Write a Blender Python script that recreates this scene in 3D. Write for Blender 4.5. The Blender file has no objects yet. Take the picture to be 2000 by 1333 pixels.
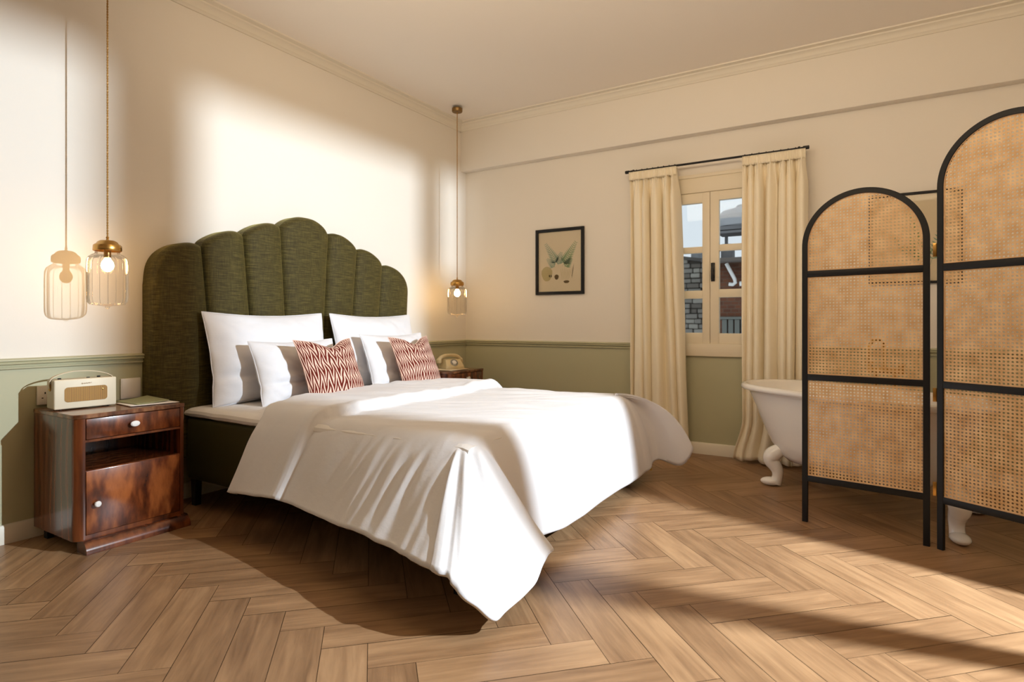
import bpy, bmesh, math, random
from mathutils import Vector, Matrix, noise

R = math.radians
C = bpy.context.scene.collection
SC = bpy.context.scene
random.seed(7)

# ------------------------------------------------------------------ camera, world, lights, exposure
cd = bpy.data.cameras.new('camera')
cam = bpy.data.objects.new('camera', cd)
C.objects.link(cam)
SC.camera = cam
cam.location = (3.86, -5.29, 1.15)
cam.rotation_euler = (math.pi / 2, 0, math.atan2(715, 1159))
cd.sensor_width = 36
cd.lens = 1159 / 2000 * 36
cd.shift_y = -36.5 / 2000
cd.clip_start = 0.05
cd.dof.use_dof = True
cd.dof.focus_distance = 3.1
cd.dof.aperture_fstop = 3.2

SC.view_settings.view_transform = 'Standard'
SC.view_settings.look = 'None'
SC.view_settings.gamma = 1
SC.view_settings.use_curve_mapping = False
SC.view_settings.exposure = 0.0
SC.cycles.max_bounces = 10
SC.cycles.diffuse_bounces = 6
SC.cycles.transparent_max_bounces = 24
SC.cycles.sample_clamp_indirect = 6
SC.cycles.caustics_reflective = False
SC.cycles.caustics_refractive = False

w = bpy.data.worlds.new('sky')
SC.world = w
w.use_nodes = True
w.node_tree.nodes['Background'].inputs[0].default_value = (0.86, 0.93, 1.0, 1)
w.node_tree.nodes['Background'].inputs[1].default_value = 0.9


def light(name, kind, loc, energy, color, target=None, **kw):
    l = bpy.data.lights.new(name, kind)
    l.energy = energy
    l.color = color
    for k, v in kw.items():
        setattr(l, k, v)
    o = bpy.data.objects.new(name, l)
    o.location = loc
    if target is not None:
        d = Vector(target) - Vector(loc)
        o.rotation_euler = d.to_track_quat('-Z', 'Y').to_euler()
    C.objects.link(o)
    return o


# near sun-like lamp, placed from its shadows, behind slots added to the right wall
light('sunlike_lamp', 'SPOT', (5.8, -2.45, 2.40), 1330, (0.80, 0.91, 1.0), (0.0, -2.3, 1.6),
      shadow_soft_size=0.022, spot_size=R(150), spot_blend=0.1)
# added warm fill high outside the frame, lifting the back wall and the ceiling
light('fill_high', 'AREA', (3.0, -3.6, 2.78), 44, (1.0, 0.80, 0.55), (3.0, -1.4, 3.9),
      shape='RECTANGLE', size=3.2, size_y=0.3)
light('fill_behind_camera', 'AREA', (3.0, -7.7, 2.2), 3, (1.0, 0.84, 0.64), (2.2, 0, 2.4),  # added soft fill behind the camera; no window stands there
      shape='RECTANGLE', size=4.0, size_y=1.4)


# ------------------------------------------------------------------ materials
def lin(r, g, b):
    f = lambda c: (c / 255 / 12.92) if c / 255 <= 0.04045 else ((c / 255 + 0.055) / 1.055) ** 2.4
    return (f(r), f(g), f(b), 1)


def mat(name, color=(0.8, 0.8, 0.8, 1), rough=0.5, metal=0.0, spec=0.5, emit=None, estr=0, sheen=0, sheen_tint=None, coat=0):
    m = bpy.data.materials.new(name)
    m.use_nodes = True
    b = m.node_tree.nodes['Principled BSDF']
    b.inputs['Base Color'].default_value = color
    b.inputs['Roughness'].default_value = rough
    b.inputs['Metallic'].default_value = metal
    b.inputs['Specular IOR Level'].default_value = spec
    if emit:
        b.inputs['Emission Color'].default_value = emit
        b.inputs['Emission Strength'].default_value = estr
    if sheen:
        b.inputs['Sheen Weight'].default_value = sheen
        b.inputs['Sheen Roughness'].default_value = 0.35
        if sheen_tint:
            b.inputs['Sheen Tint'].default_value = sheen_tint
    if coat:
        b.inputs['Coat Weight'].default_value = coat
        b.inputs['Coat Roughness'].default_value = 0.12
    return m


class NT:
    """small helper to wire nodes"""
    def __init__(s, m):
        s.t = m.node_tree
        s.b = s.t.nodes['Principled BSDF']

    def n(s, kind, **kw):
        x = s.t.nodes.new(kind)
        for k, v in kw.items():
            if k.startswith('i_'):
                key = k[2:].replace('_', ' ')
                x.inputs[int(key) if key.isdigit() else key].default_value = v
            else:
                setattr(x, k, v)
        return x

    def l(s, a, b):
        s.t.links.new(a, b)

    def coord(s, scale=(1, 1, 1), rot=(0, 0, 0), which='Object', loc=(0, 0, 0)):
        tc = s.n('ShaderNodeTexCoord')
        mp = s.n('ShaderNodeMapping')
        mp.inputs['Scale'].default_value = scale
        mp.inputs['Rotation'].default_value = rot
        mp.inputs['Location'].default_value = loc
        s.l(tc.outputs[which], mp.inputs[0])
        return mp.outputs[0]

    def ramp(s, fac, stops, interp='LINEAR'):
        r = s.n('ShaderNodeValToRGB')
        r.color_ramp.interpolation = interp
        e = r.color_ramp.elements
        while len(e) < len(stops):
            e.new(0.5)
        for k, (p, c) in enumerate(stops):
            e[k].position = p
            e[k].color = c
        s.l(fac, r.inputs[0])
        return r.outputs[0]

    def math(s, op, a, b=None, c=None):
        m = s.n('ShaderNodeMath', operation=op)
        for k, v in enumerate((a, b, c)):
            if v is None:
                continue
            if isinstance(v, (int, float)):
                m.inputs[k].default_value = v
            else:
                s.l(v, m.inputs[k])
        return m.outputs[0]

    def bump(s, h, strength=0.3, dist=0.01):
        b = s.n('ShaderNodeBump', i_Strength=strength, i_Distance=dist)
        s.l(h, b.inputs['Height'])
        s.l(b.outputs[0], s.b.inputs['Normal'])


def paint(name, col, rough=0.6):
    m = mat(name, col, rough, spec=0.3)
    t = NT(m)
    nz = t.n('ShaderNodeTexNoise', i_Scale=90.0, i_Detail=3.0)
    t.l(t.coord(), nz.inputs[0])
    t.bump(nz.outputs[0], 0.06, 0.004)
    return m


M = {}
M['wall'] = paint('cream wall paint', lin(234, 227, 216))
M['green'] = paint('sage wall paint', lin(184, 181, 150), 0.5)
M['ceiling'] = paint('ceiling paint', lin(244, 236, 226))
M['trim'] = paint('white trim paint', lin(232, 224, 208), 0.4)
M['window_paint'] = paint('cream window paint', lin(232, 220, 196), 0.4)
M['black'] = mat('black painted wood', lin(14, 12, 12), 0.5, spec=0.35)
M['blackmetal'] = mat('black metal', lin(20, 18, 17), 0.45, 0.3)
M['brass'] = mat('brass', lin(196, 152, 84), 0.3, 1.0)
M['brassdark'] = mat('aged brass', lin(140, 112, 72), 0.38, 1.0)
M['enamel'] = mat('white enamel', lin(240, 236, 230), 0.12, coat=0.6)
M['porcelain'] = mat('white porcelain knob', lin(235, 232, 228), 0.15)
M['plastic'] = mat('white plastic', lin(236, 230, 222), 0.35)
M['dark'] = mat('dark slots', lin(15, 12, 10), 0.7)


def linen(name, col, bump=0.25, scale=900, sheen=0.15):
    m = mat(name, col, 0.85, spec=0.15, sheen=sheen)
    t = NT(m)
    nz = t.n('ShaderNodeTexNoise', i_Scale=9.0, i_Detail=6.0, i_Roughness=0.6)
    t.l(t.coord((1, 1, 1)), nz.inputs[0])
    t.bump(nz.outputs[0], bump, 0.012)
    return m


M['linen'] = linen('white bed linen', lin(226, 224, 225))
M['pillow'] = linen('white pillowcase', lin(228, 227, 230), 0.2)
M['sheet'] = linen('white fitted sheet', lin(232, 228, 224), 0.3)
M['curtain'] = linen('cream curtain linen', lin(246, 236, 214), 0.12)

# green slubbed velvet
m = mat('green velvet', lin(78, 76, 40), 0.72, spec=0.25, sheen=0.9, sheen_tint=lin(176, 164, 104))
t = NT(m)
n1 = t.n('ShaderNodeTexNoise', i_Scale=1.0, i_Detail=5.0, i_Roughness=0.7)
t.l(t.coord((14, 9, 170)), n1.inputs[0])
n2 = t.n('ShaderNodeTexNoise', i_Scale=1.0, i_Detail=3.0)
t.l(t.coord((60, 200, 14)), n2.inputs[0])
mx = t.math('MULTIPLY_ADD', n2.outputs[0], 0.28, t.math('MULTIPLY', n1.outputs[0], 0.76))
c = t.ramp(mx, [(0.34, lin(42, 36, 15)), (0.52, lin(69, 60, 26)), (0.70, lin(102, 92, 46))])
t.l(c, t.b.inputs['Base Color'])
t.bump(mx, 0.35, 0.004)
M['velvet'] = m
m = mat('green bed base velvet', lin(62, 57, 30), 0.8, spec=0.2, sheen=0.3, sheen_tint=lin(150, 148, 100))
M['velvet2'] = m

# walnut veneer
def walnut(name, scale, dark, mid, light_, rot=(0, 0, 0)):
    m = mat(name, mid, 0.26, coat=0.45)
    t = NT(m)
    co = t.coord(scale, rot)
    wv = t.n('ShaderNodeTexWave', i_Scale=1.3, i_Distortion=7.0, i_Detail=3.0)
    wv.inputs['Detail Scale'].default_value = 1.2
    t.l(co, wv.inputs[0])
    nz = t.n('ShaderNodeTexNoise', i_Scale=2.2, i_Detail=8.0, i_Roughness=0.7)
    t.l(co, nz.inputs[0])
    f = t.math('MULTIPLY_ADD', wv.outputs[1], 0.35, t.math('MULTIPLY', nz.outputs[0], 0.75))
    t.l(t.ramp(f, [(0.25, dark), (0.48, mid), (0.78, light_)]), t.b.inputs['Base Color'])
    return m


M['walnut'] = walnut('walnut veneer', (4.0, 7.0, .8), lin(52, 23, 10), lin(86, 41, 19), lin(124, 66, 32))
M['walnut_door'] = walnut('figured walnut door', (3.0, 6.0, 2.2), lin(46, 18, 8), lin(104, 50, 22), lin(160, 90, 44), (R(25), 0, 0))
M['walnut_top'] = walnut('polished walnut top', (2.0, 9.0, 4.0), lin(60, 34, 20), lin(112, 68, 42), lin(150, 104, 70))

# cane
m = mat('natural cane', lin(222, 178, 122), 0.45, spec=0.4)
t = NT(m)
nz = t.n('ShaderNodeTexNoise', i_Scale=14.0, i_Detail=4.0)
t.l(t.coord(), nz.inputs[0])
t.l(t.ramp(nz.outputs[0], [(0.3, lin(204, 162, 110)), (0.7, lin(238, 206, 160))]), t.b.inputs['Base Color'])
M['cane'] = m
M['canebead'] = mat('cane edge bead', lin(214, 176, 136), 0.5)

# oak plank floor, tone per plank from a colour attribute
m = mat('oiled oak herringbone', lin(168, 122, 78), 0.38, spec=0.35)
t = NT(m)
at = t.n('ShaderNodeAttribute', attribute_name='tone')
uv = t.n('ShaderNodeUVMap')
mp = t.n('ShaderNodeMapping')
mp.inputs['Scale'].default_value = (2.2, 26, 1)
t.l(uv.outputs[0], mp.inputs[0])
n1 = t.n('ShaderNodeTexNoise', i_Scale=1.0, i_Detail=9.0, i_Roughness=0.62, i_Distortion=0.6)
t.l(mp.outputs[0], n1.inputs[0])
n2 = t.n('ShaderNodeTexNoise', i_Scale=0.9, i_Detail=3.0)
mp2 = t.n('ShaderNodeMapping')
mp2.inputs['Scale'].default_value = (3, 9, 1)
t.l(uv.outputs[0], mp2.inputs[0])
t.l(mp2.outputs[0], n2.inputs[0])
f = t.math('MULTIPLY_ADD', n1.outputs[0], 0.55, t.math('MULTIPLY', n2.outputs[0], 0.30))
f = t.math('ADD', f, t.math('MULTIPLY', at.outputs['Fac'], 0.12))
t.l(t.ramp(f, [(0.28, lin(110, 80, 54)), (0.46, lin(144, 110, 78)), (0.60, lin(166, 130, 94)), (0.80, lin(188, 153, 115))]), t.b.inputs['Base Color'])
t.bump(n1.outputs[0], 0.12, 0.003)
M['oak'] = m
M['gap'] = mat('dark joint', lin(52, 32, 18), 0.9)

# printed zigzag cushion cloth
m = mat('zigzag woven cushion cloth', lin(120, 50, 40), 0.85, spec=0.15)
t = NT(m)
tc = t.n('ShaderNodeTexCoord')
sx = t.n('ShaderNodeSeparateXYZ')
t.l(tc.outputs['UV'], sx.inputs[0])
nz = t.n('ShaderNodeTexNoise', i_Scale=60.0, i_Detail=2.0)
t.l(tc.outputs['UV'], nz.inputs[0])
tri = t.math('PINGPONG', t.math('MULTIPLY', sx.outputs[0], 19.0), 1.0)
v = t.math('MULTIPLY_ADD', sx.outputs[1], 5.2, t.math('MULTIPLY', tri, 1.5))
v = t.math('ADD', v, t.math('MULTIPLY', nz.outputs[0], 0.12))
fr = t.math('FRACT', v)
t.l(t.ramp(fr, [(0.0, lin(232, 196, 176)), (0.34, lin(232, 200, 182)), (0.42, lin(112, 40, 28)), (0.92, lin(92, 28, 20)), (0.99, lin(232, 196, 176))]), t.b.inputs['Base Color'])
nb = t.n('ShaderNodeTexNoise', i_Scale=250.0)
t.l(tc.outputs['UV'], nb.inputs[0])
t.bump(nb.outputs[0], 0.4, 0.004)
M['zigzag'] = m


def glass(name, tint, refl=0.5, mult=1.0):
    m = bpy.data.materials.new(name)
    m.use_nodes = True
    nt = m.node_tree
    for n in list(nt.nodes):
        nt.nodes.remove(n)
    o = nt.nodes.new('ShaderNodeOutputMaterial')
    mx = nt.nodes.new('ShaderNodeMixShader')
    tr = nt.nodes.new('ShaderNodeBsdfTransparent')
    tr.inputs[0].default_value = tint
    gl = nt.nodes.new('ShaderNodeBsdfGlossy')
    gl.inputs['Roughness'].default_value = 0.03
    fr = nt.nodes.new('ShaderNodeLayerWeight')
    fr.inputs['Blend'].default_value = refl
    mu = nt.nodes.new('ShaderNodeMath')
    mu.operation = 'MULTIPLY'
    mu.inputs[1].default_value = mult
    nt.links.new(fr.outputs['Fresnel'], mu.inputs[0])
    nt.links.new(mu.outputs[0], mx.inputs[0])
    nt.links.new(tr.outputs[0], mx.inputs[1])
    nt.links.new(gl.outputs[0], mx.inputs[2])
    nt.links.new(mx.outputs[0], o.inputs[0])
    return m


M['lampglass'] = glass('fluted clear glass', (0.95, 0.93, 0.89, 1), 0.25, 0.6)
M['pane'] = glass('window glass', (0.95, 0.97, 0.97, 1), 0.2, 0.5)
M['bulb'] = mat('glowing bulb', (1, 0.85, 0.6, 1), 0.4, emit=(1.0, 0.62, 0.26, 1), estr=60)


# ------------------------------------------------------------------ mesh helpers
def add_box(bm, a, b, bev=0.0, seg=2, mi=0):
    g = bmesh.ops.create_cube(bm, size=1)
    vs = g['verts']
    for v in vs:
        v.co = Vector([(a[i] + b[i]) / 2 + v.co[i] * (b[i] - a[i]) for i in range(3)])
    fs = set(f for v in vs for f in v.link_faces)
    for f in fs:
        f.material_index = mi
    if bev > 0:
        es = list(set(e for v in vs for e in v.link_edges))
        r = bmesh.ops.bevel(bm, geom=es, offset=bev, segments=seg, affect='EDGES', profile=0.5)
        for f in r['faces']:
            f.material_index = mi
        vs = list(set(v for f in r['faces'] for v in f.verts) | set(v for v in vs if v.is_valid))
    return [v for v in vs if v.is_valid]


def add_lathe(bm, prof, cx=0, cy=0, seg=32, mi=0, axis='Z', fn=None, cap=True):
    """prof: (radius, z) pairs"""
    rings = []
    for r, z in prof:
        ring = []
        for k in range(seg):
            a = 2 * math.pi * k / seg
            rr = fn(r, z, a) if fn else r
            p = Vector((rr * math.cos(a), rr * math.sin(a), z))
            if axis == 'X':
                p = Vector((p.z, p.x, p.y))
            elif axis == 'Y':
                p = Vector((p.x, p.z, p.y))
            ring.append(bm.verts.new(p + Vector((cx, cy, 0))))
        rings.append(ring)
    for a, b in zip(rings, rings[1:]):
        for k in range(seg):
            f = bm.faces.new((a[k], a[(k + 1) % seg], b[(k + 1) % seg], b[k]))
            f.material_index = mi
            f.smooth = True
    if cap:
        for ring in (rings[0][::-1], rings[-1]):
            try:
                f = bm.faces.new(ring)
                f.material_index = mi
            except ValueError:
                pass
    return [v for r in rings for v in r]


def add_tube(bm, pts, rad, seg=10, mi=0, flat=1.0, cap=True):
    pts = [Vector(p) for p in pts]
    n = len(pts)
    rads = rad if isinstance(rad, (list, tuple)) else [rad] * n
    rings = []
    up = None
    for i, p in enumerate(pts):
        t = (pts[min(i + 1, n - 1)] - pts[max(i - 1, 0)]).normalized()
        if up is None:
            up = Vector((0, 0, 1)) if abs(t.z) < 0.9 else Vector((1, 0, 0))
        s = t.cross(up).normalized()
        up = s.cross(t).normalized()
        rings.append([bm.verts.new(p + (s * math.cos(a) + up * math.sin(a) * flat) * rads[i])
                      for a in [2 * math.pi * k / seg for k in range(seg)]])
    for a, b in zip(rings, rings[1:]):
        for k in range(seg):
            f = bm.faces.new((a[k], a[(k + 1) % seg], b[(k + 1) % seg], b[k]))
            f.smooth = True
            f.material_index = mi
    if cap:
        for ring in (rings[0][::-1], rings[-1]):
            f = bm.faces.new(ring)
            f.material_index = mi
    return [v for r in rings for v in r]


def add_prism(bm, poly, lo, hi, plane='XY', mi=0, smooth=False):
    """extrude a 2D outline between lo and hi along the remaining axis"""
    def P(a, b, h):
        return {'XY': (a, b, h), 'XZ': (a, h, b), 'YZ': (h, a, b)}[plane]
    A = [bm.verts.new(P(x, y, lo)) for x, y in poly]
    B = [bm.verts.new(P(x, y, hi)) for x, y in poly]
    fs = [bm.faces.new(A[::-1]), bm.faces.new(B)]
    n = len(poly)
    for k in range(n):
        f = bm.faces.new((A[k], A[(k + 1) % n], B[(k + 1) % n], B[k]))
        f.smooth = smooth
        fs.append(f)
    for f in fs:
        f.material_index = mi
    return A + B


def add_grid(bm, pts, close_i=False, close_j=False, mi=0, smooth=True):
    V = [[bm.verts.new(p) for p in row] for row in pts]
    ni, nj = len(V), len(V[0])
    for i in range(ni if close_i else ni - 1):
        for j in range(nj if close_j else nj - 1):
            f = bm.faces.new((V[i][j], V[(i + 1) % ni][j], V[(i + 1) % ni][(j + 1) % nj], V[i][(j + 1) % nj]))
            f.smooth = smooth
            f.material_index = mi
    return V


def obj(name, bm, mats, parent=None, world=False, auto=35, fix=True, loc=None):
    if fix:
        bmesh.ops.recalc_face_normals(bm, faces=bm.faces[:])
    me = bpy.data.meshes.new(name)
    bm.to_mesh(me)
    bm.free()
    for m in (mats if isinstance(mats, (list, tuple)) else [mats]):
        me.materials.append(m)
    o = bpy.data.objects.new(name, me)
    C.objects.link(o)
    if auto:
        me.set_sharp_from_angle(angle=R(auto))
        me.polygons.foreach_set('use_smooth', [True] * len(me.polygons))
    if parent:
        o.parent = parent
        if world:
            q = parent
            off = Vector((0, 0, 0))
            while q:
                off += q.location
                q = q.parent
            o.location = -off
    if loc is not None:
        o.location = loc
    return o


def tag(o, label=None, cat=None, group=None, kind=None):
    if label:
        o['label'] = label
    if cat:
        o['category'] = cat
    if group:
        o['group'] = group
    if kind:
        o['kind'] = kind
    return o


def thing(name, label, cat, loc=(0, 0, 0), rz=0, group=None):
    o = bpy.data.objects.new(name, None)
    o.empty_display_size = 0.1
    C.objects.link(o)
    o.location = loc
    o.rotation_euler = (0, 0, rz)
    return tag(o, label, cat, group)


def struct(name, bm, mats, auto=35, parent=None):
    o = obj(name, bm, mats, parent, auto=auto)
    if not parent:
        o['kind'] = 'structure'
    return o


def copy_tree(o, parent=None):
    c = o.copy()
    C.objects.link(c)
    if parent:
        c.parent = parent
    for ch in [x for x in bpy.data.objects if x.parent == o and x != c]:
        copy_tree(ch, c)
    return c


NB = bmesh.new


def interp(tab, x):
    """catmull-rom through (x, v...) rows"""
    n = len(tab)
    if x <= tab[0][0]:
        return Vector(tab[0][1:])
    if x >= tab[-1][0]:
        return Vector(tab[-1][1:])
    for i in range(n - 1):
        if tab[i][0] <= x <= tab[i + 1][0]:
            break
    p1, p2 = Vector(tab[i][1:]), Vector(tab[i + 1][1:])
    h = tab[i + 1][0] - tab[i][0]
    m1 = (p2 - Vector(tab[i - 1][1:])) / (tab[i + 1][0] - tab[i - 1][0]) if i > 0 else (p2 - p1) / h
    m2 = (Vector(tab[i + 2][1:]) - p1) / (tab[i + 2][0] - tab[i][0]) if i < n - 2 else (p2 - p1) / h
    t = (x - tab[i][0]) / h
    return (2 * t**3 - 3 * t**2 + 1) * p1 + (t**3 - 2 * t**2 + t) * h * m1 + (-2 * t**3 + 3 * t**2) * p2 + (t**3 - t**2) * h * m2


def sstep(a, b, x):
    t = min(1, max(0, (x - a) / (b - a)))
    return t * t * (3 - 2 * t)


# ------------------------------------------------------------------ the room
H = 3.29          # ceiling
BEAM = 0.10
XR, YF = 5.2, -8.0

# floor: a herringbone of single oak planks, 636 x 159 mm, lying at 45 degrees to the walls
bm = NB()
tone = bm.loops.layers.color.new('tone')
uvl = bm.loops.layers.uv.new('UVMap')
W_, N_ = 0.159, 4
O = Vector((2.868, -2.068))
U = Vector((math.sqrt(.5), -math.sqrt(.5)))
V = Vector((math.sqrt(.5), math.sqrt(.5)))
g = 0.0011


def plank(u0, v0, u1, v1, along_u):
    c = O + U * W_ * (u0 + u1) / 2 + V * W_ * (v0 + v1) / 2
    if not (-0.5 < c.x < XR + .5 and YF - .5 < c.y < 0.5):
        return
    cs = [(u0 * W_ + g, v0 * W_ + g), (u1 * W_ - g, v0 * W_ + g), (u1 * W_ - g, v1 * W_ - g), (u0 * W_ + g, v1 * W_ - g)]
    pts = [O + U * a + V * b for a, b in cs]
    # clip to the room
    poly = pts
    for ax, lim, sgn in ((0, 0, 1), (0, XR, -1), (1, YF, 1), (1, 0, -1)):
        out = []
        for i in range(len(poly)):
            p, q = poly[i], poly[(i + 1) % len(poly)]
            ip, iq = (p[ax] - lim) * sgn >= 0, (q[ax] - lim) * sgn >= 0
            if ip:
                out.append(p)
            if ip != iq:
                tt = (lim - p[ax]) / (q[ax] - p[ax])
                out.append(p + (q - p) * tt)
        poly = out
        if len(poly) < 3:
            return
    dz = random.uniform(0, .0006)
    f = bm.faces.new([bm.verts.new((p.x, p.y, dz)) for p in poly])
    tn = random.random()
    ou, ov = random.uniform(0, 40), random.uniform(0, 40)
    for l in f.loops:
        l[tone] = (tn, tn, tn, 1)
        d = Vector((l.vert.co.x, l.vert.co.y)) - O
        a, b = d.dot(U), d.dot(V)
        if not along_u:
            a, b = b, a
        l[uvl].uv = (a + ou, b + ov)
    f.material_index = 0


for mrow in range(-8, 9):
    for k in range(-60, 60):
        plank(k + 2 * N_ * mrow, k, k + N_ + 2 * N_ * mrow, k + 1, True)
        plank(k + N_ + 2 * N_ * mrow, k + 1 - N_, k + N_ + 1 + 2 * N_ * mrow, k + 1, False)
f = bm.faces.new([bm.verts.new(p) for p in ((0, YF, -.003), (XR, YF, -.003), (XR, 0, -.003), (0, 0, -.003))])
f.material_index = 1
fl = struct('floor', bm, [M['oak'], M['gap']], auto=0)

bm = NB()
add_box(bm, (-.15, YF - .15, H), (XR + .15, .15, H + .12))
struct('ceiling', bm, M['ceiling'])

DZ = 0.925   # top of the green lower wall


def wall_boxes(bm, rects, axis, lo, hi):
    """rects (a0,a1,z0,z1) split at DZ; axis 'x': wall normal along x, a is y"""
    for a0, a1, z0, z1 in rects:
        for lo_z, hi_z, mi in ((z0, min(z1, DZ), 1), (max(z0, DZ), z1, 0)):
            if hi_z - lo_z < 1e-4:
                continue
            if axis == 'x':
                add_box(bm, (lo, a0, lo_z), (hi, a1, hi_z), mi=mi)
            else:
                add_box(bm, (a0, lo, lo_z), (a1, hi, hi_z), mi=mi)


bm = NB()
wall_boxes(bm, [(YF, 0, 0, H)], 'x', -.15, 0)
struct('wall_left', bm, [M['wall'], M['green']])
WX0, WX1, WZ0, WZ1 = 2.13, 3.11, .93, 2.33
bm = NB()
wall_boxes(bm, [(-.15, WX0, 0, H), (WX1, XR + .15, 0, H), (WX0, WX1, 0, WZ0), (WX0, WX1, WZ1, H)], 'y', 0, .18)
struct('wall_back', bm, [M['wall'], M['green']])
bm = NB()
wall_boxes(bm, [(YF, -2.78, 0, H), (-2.57, -2.51, 0, H), (-2.275, -2.247, 0, H), (-2.205, 0, 0, H),
                (-2.78, -2.57, 0, .12), (-2.51, -2.275, 0, .12), (-2.78, -2.57, 2.43, H), (-2.51, -2.275, 2.43, H),
                (-2.247, -2.205, 0, 2.32), (-2.247, -2.205, 2.43, H)], 'x', XR, XR + .01)
struct('wall_right_gobo', bm, [M['wall'], M['green']])  # unseen wall, its slots made up to shape the lamp's light patches
bm = NB()
wall_boxes(bm, [(-.15, XR + .15, 0, H)], 'y', YF - .15, YF)
struct('wall_front', bm, [M['wall'], M['green']])
# dropped beam along the back wall
bm = NB()
add_box(bm, (0, -BEAM, 2.785), (XR, 0, H), .006)
struct('trim_1', bm, M['wall'])


def moulding(name, prof, path, mats):
    """prof: (out, z) outline swept along straight path pairs: list of (start, end, normal)"""
    bm = NB()
    for a, b, n in path:
        a, b, n = Vector(a), Vector(b), Vector(n)
        P0 = [bm.verts.new((a.x + n.x * o, a.y + n.y * o, z)) for o, z in prof]
        P1 = [bm.verts.new((b.x + n.x * o, b.y + n.y * o, z)) for o, z in prof]
        k = len(prof)
        for i in range(k):
            bm.faces.new((P0[i], P0[(i + 1) % k], P1[(i + 1) % k], P1[i]))
        bm.faces.new(P0[::-1])
        bm.faces.new(P1)
    return struct(name, bm, mats)


corn = [(0, H - .075), (.012, H - .075), (.016, H - .066), (.028, H - .058), (.034, H - .04), (.05, H - .026), (.062, H - .022), (.066, H - .012), (.11, H - .010), (.112, H), (0, H)]
moulding('trim_2', corn, [((0, YF), (0, -BEAM), (1, 0))], M['trim'])
moulding('trim_3', corn, [((0, -BEAM), (XR, -BEAM), (0, -1))], M['trim'])
rail = [(0, .903), (.014, .905), (.016, .915), (.010, .920), (.011, .926), (.026, .930), (.028, .936), (.022, .941), (.030, .948), (.029, .954), (.010, .960), (0, .961)]
moulding('trim_4', rail, [((0, YF), (0, -3.375), (1, 0)), ((0, -1.07), (0, 0), (1, 0))], M['green'])
moulding('trim_5', rail, [((0, 0), (2.0, 0), (0, -1)), ((3.25, 0), (XR, 0), (0, -1))], M['green'])
base = [(0, 0), (.018, 0), (.018, .068), (.012, .078), (0, .08)]
base2 = [(0, 0), (.018, 0), (.018, .088), (.012, .098), (0, .10)]
moulding('baseboard_left', base2, [((0, YF), (0, 0), (1, 0))], M['trim'])
moulding('baseboard_back', base2, [((0, 0), (XR, 0), (0, -1))], M['trim'])

# the small casement window of the back wall
win = thing('window_1', None, None, (2.62, 0, WZ0))
win['kind'] = 'structure'
bm = NB()
y0, y1 = -.022, .05
add_box(bm, (2.06, y0, WZ1 - .045), (3.18, y1, WZ1 + .10), .004)          # head casing
add_box(bm, (2.06, y0 - .012, WZ1 + .085), (3.18, y1, WZ1 + .115), .004)
add_box(bm, (2.06, y0, WZ0 - .04), (WX0 + .03, y1, WZ1 - .045), .003)
add_box(bm, (WX1 - .03, y0, WZ0 - .04), (3.18, y1, WZ1 - .045), .003)
obj('window_frame', bm, M['window_paint'], win, True)
bm = NB()
add_box(bm, (2.05, -.03, WZ0 - .075), (3.19, .05, WZ0 + .035), .005)
obj('window_sill', bm, M['window_paint'], win, True)
for (xa, xb, pa, pb) in ((2.158, 2.618, 2.225, 2.555), (2.622, 3.082, 2.695, 3.02)):
    bm = NB()
    yy0, yy1 = -.012, .035
    zs = [(1.058, 1.358), (1.428, 1.758), (1.812, 2.195)]
    if xa > 2.6:
        zs = [(1.055, 1.365), (1.435, 1.765), (1.82, 2.205)]
    add_box(bm, (xa, yy0, WZ0 + .035), (pa, yy1, WZ1 - .047), .002)
    add_box(bm, (pb, yy0, WZ0 + .035), (xb, yy1, WZ1 - .047), .002)
    edges = [WZ0 + .035] + [z for p in zs for z in p] + [WZ1 - .047]
    for a, b in zip(edges[0::2], edges[1::2]):
        add_box(bm, (pa, yy0 + .001, a), (pb, yy1, b), .002)
    sash = obj('sash', bm, M['window_paint'], win, True)
    bm = NB()
    for a, b in zs:
        add_box(bm, (pa - .004, .010, a - .004), (pb + .004, .014, b + .004))
    p = obj('pane', bm, M['pane'], sash)
bm = NB()
add_box(bm, (2.63, -.024, 1.505), (2.662, -.010, 1.665), .004)
add_box(bm, (2.639, -.052, 1.60), (2.653, -.022, 1.615), .003)
add_box(bm, (2.637, -.060, 1.515), (2.655, -.046, 1.62), .005)
obj('window_handle', bm, M['blackmetal'], win, True)

# ------------------------------------------------------------------ outside the window
bm = NB()
rows = []
for k in range(30):                                   # rough masonry blocks, laid as real stones
    z = -.3 + k * .095
    x = .4 + random.uniform(0, .1)
    while x < 1.80:
        wd = random.uniform(.10, .26)
        if z + .09 < 2.47 - .16 * (x - .5):
            add_box(bm, (x, 6 - random.uniform(0, .05), z + random.uniform(0, .01)), (min(x + wd - .008, 1.82), 6.3, z + .088), .014, 1, mi=random.choice((0, 0, 1, 2)))
        x += wd
add_prism(bm, [(-2.2, -.3), (1.80, -.3), (1.80, 2.26), (-2.2, 2.86)], 6.03, 9.0, 'XZ', mi=2)
sb = thing('stone_building', 'grey stone outbuilding wall seen through the left window sash', 'building', (0, 6, -.3))
obj('stone_wall', bm, [mat('grey stone', lin(136, 132, 124), .9), mat('pale stone', lin(160, 156, 146), .9), mat('dark stone', lin(112, 106, 98), .95)], sb, True)
bm = NB()
add_prism(bm, [(-2.3, 2.93), (1.86, 2.25), (1.86, 2.31), (-2.3, 3.0)], 5.9, 9.1, 'XZ')
obj('roof', bm, mat('roof coping', lin(84, 80, 76), .8), sb, True)

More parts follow.
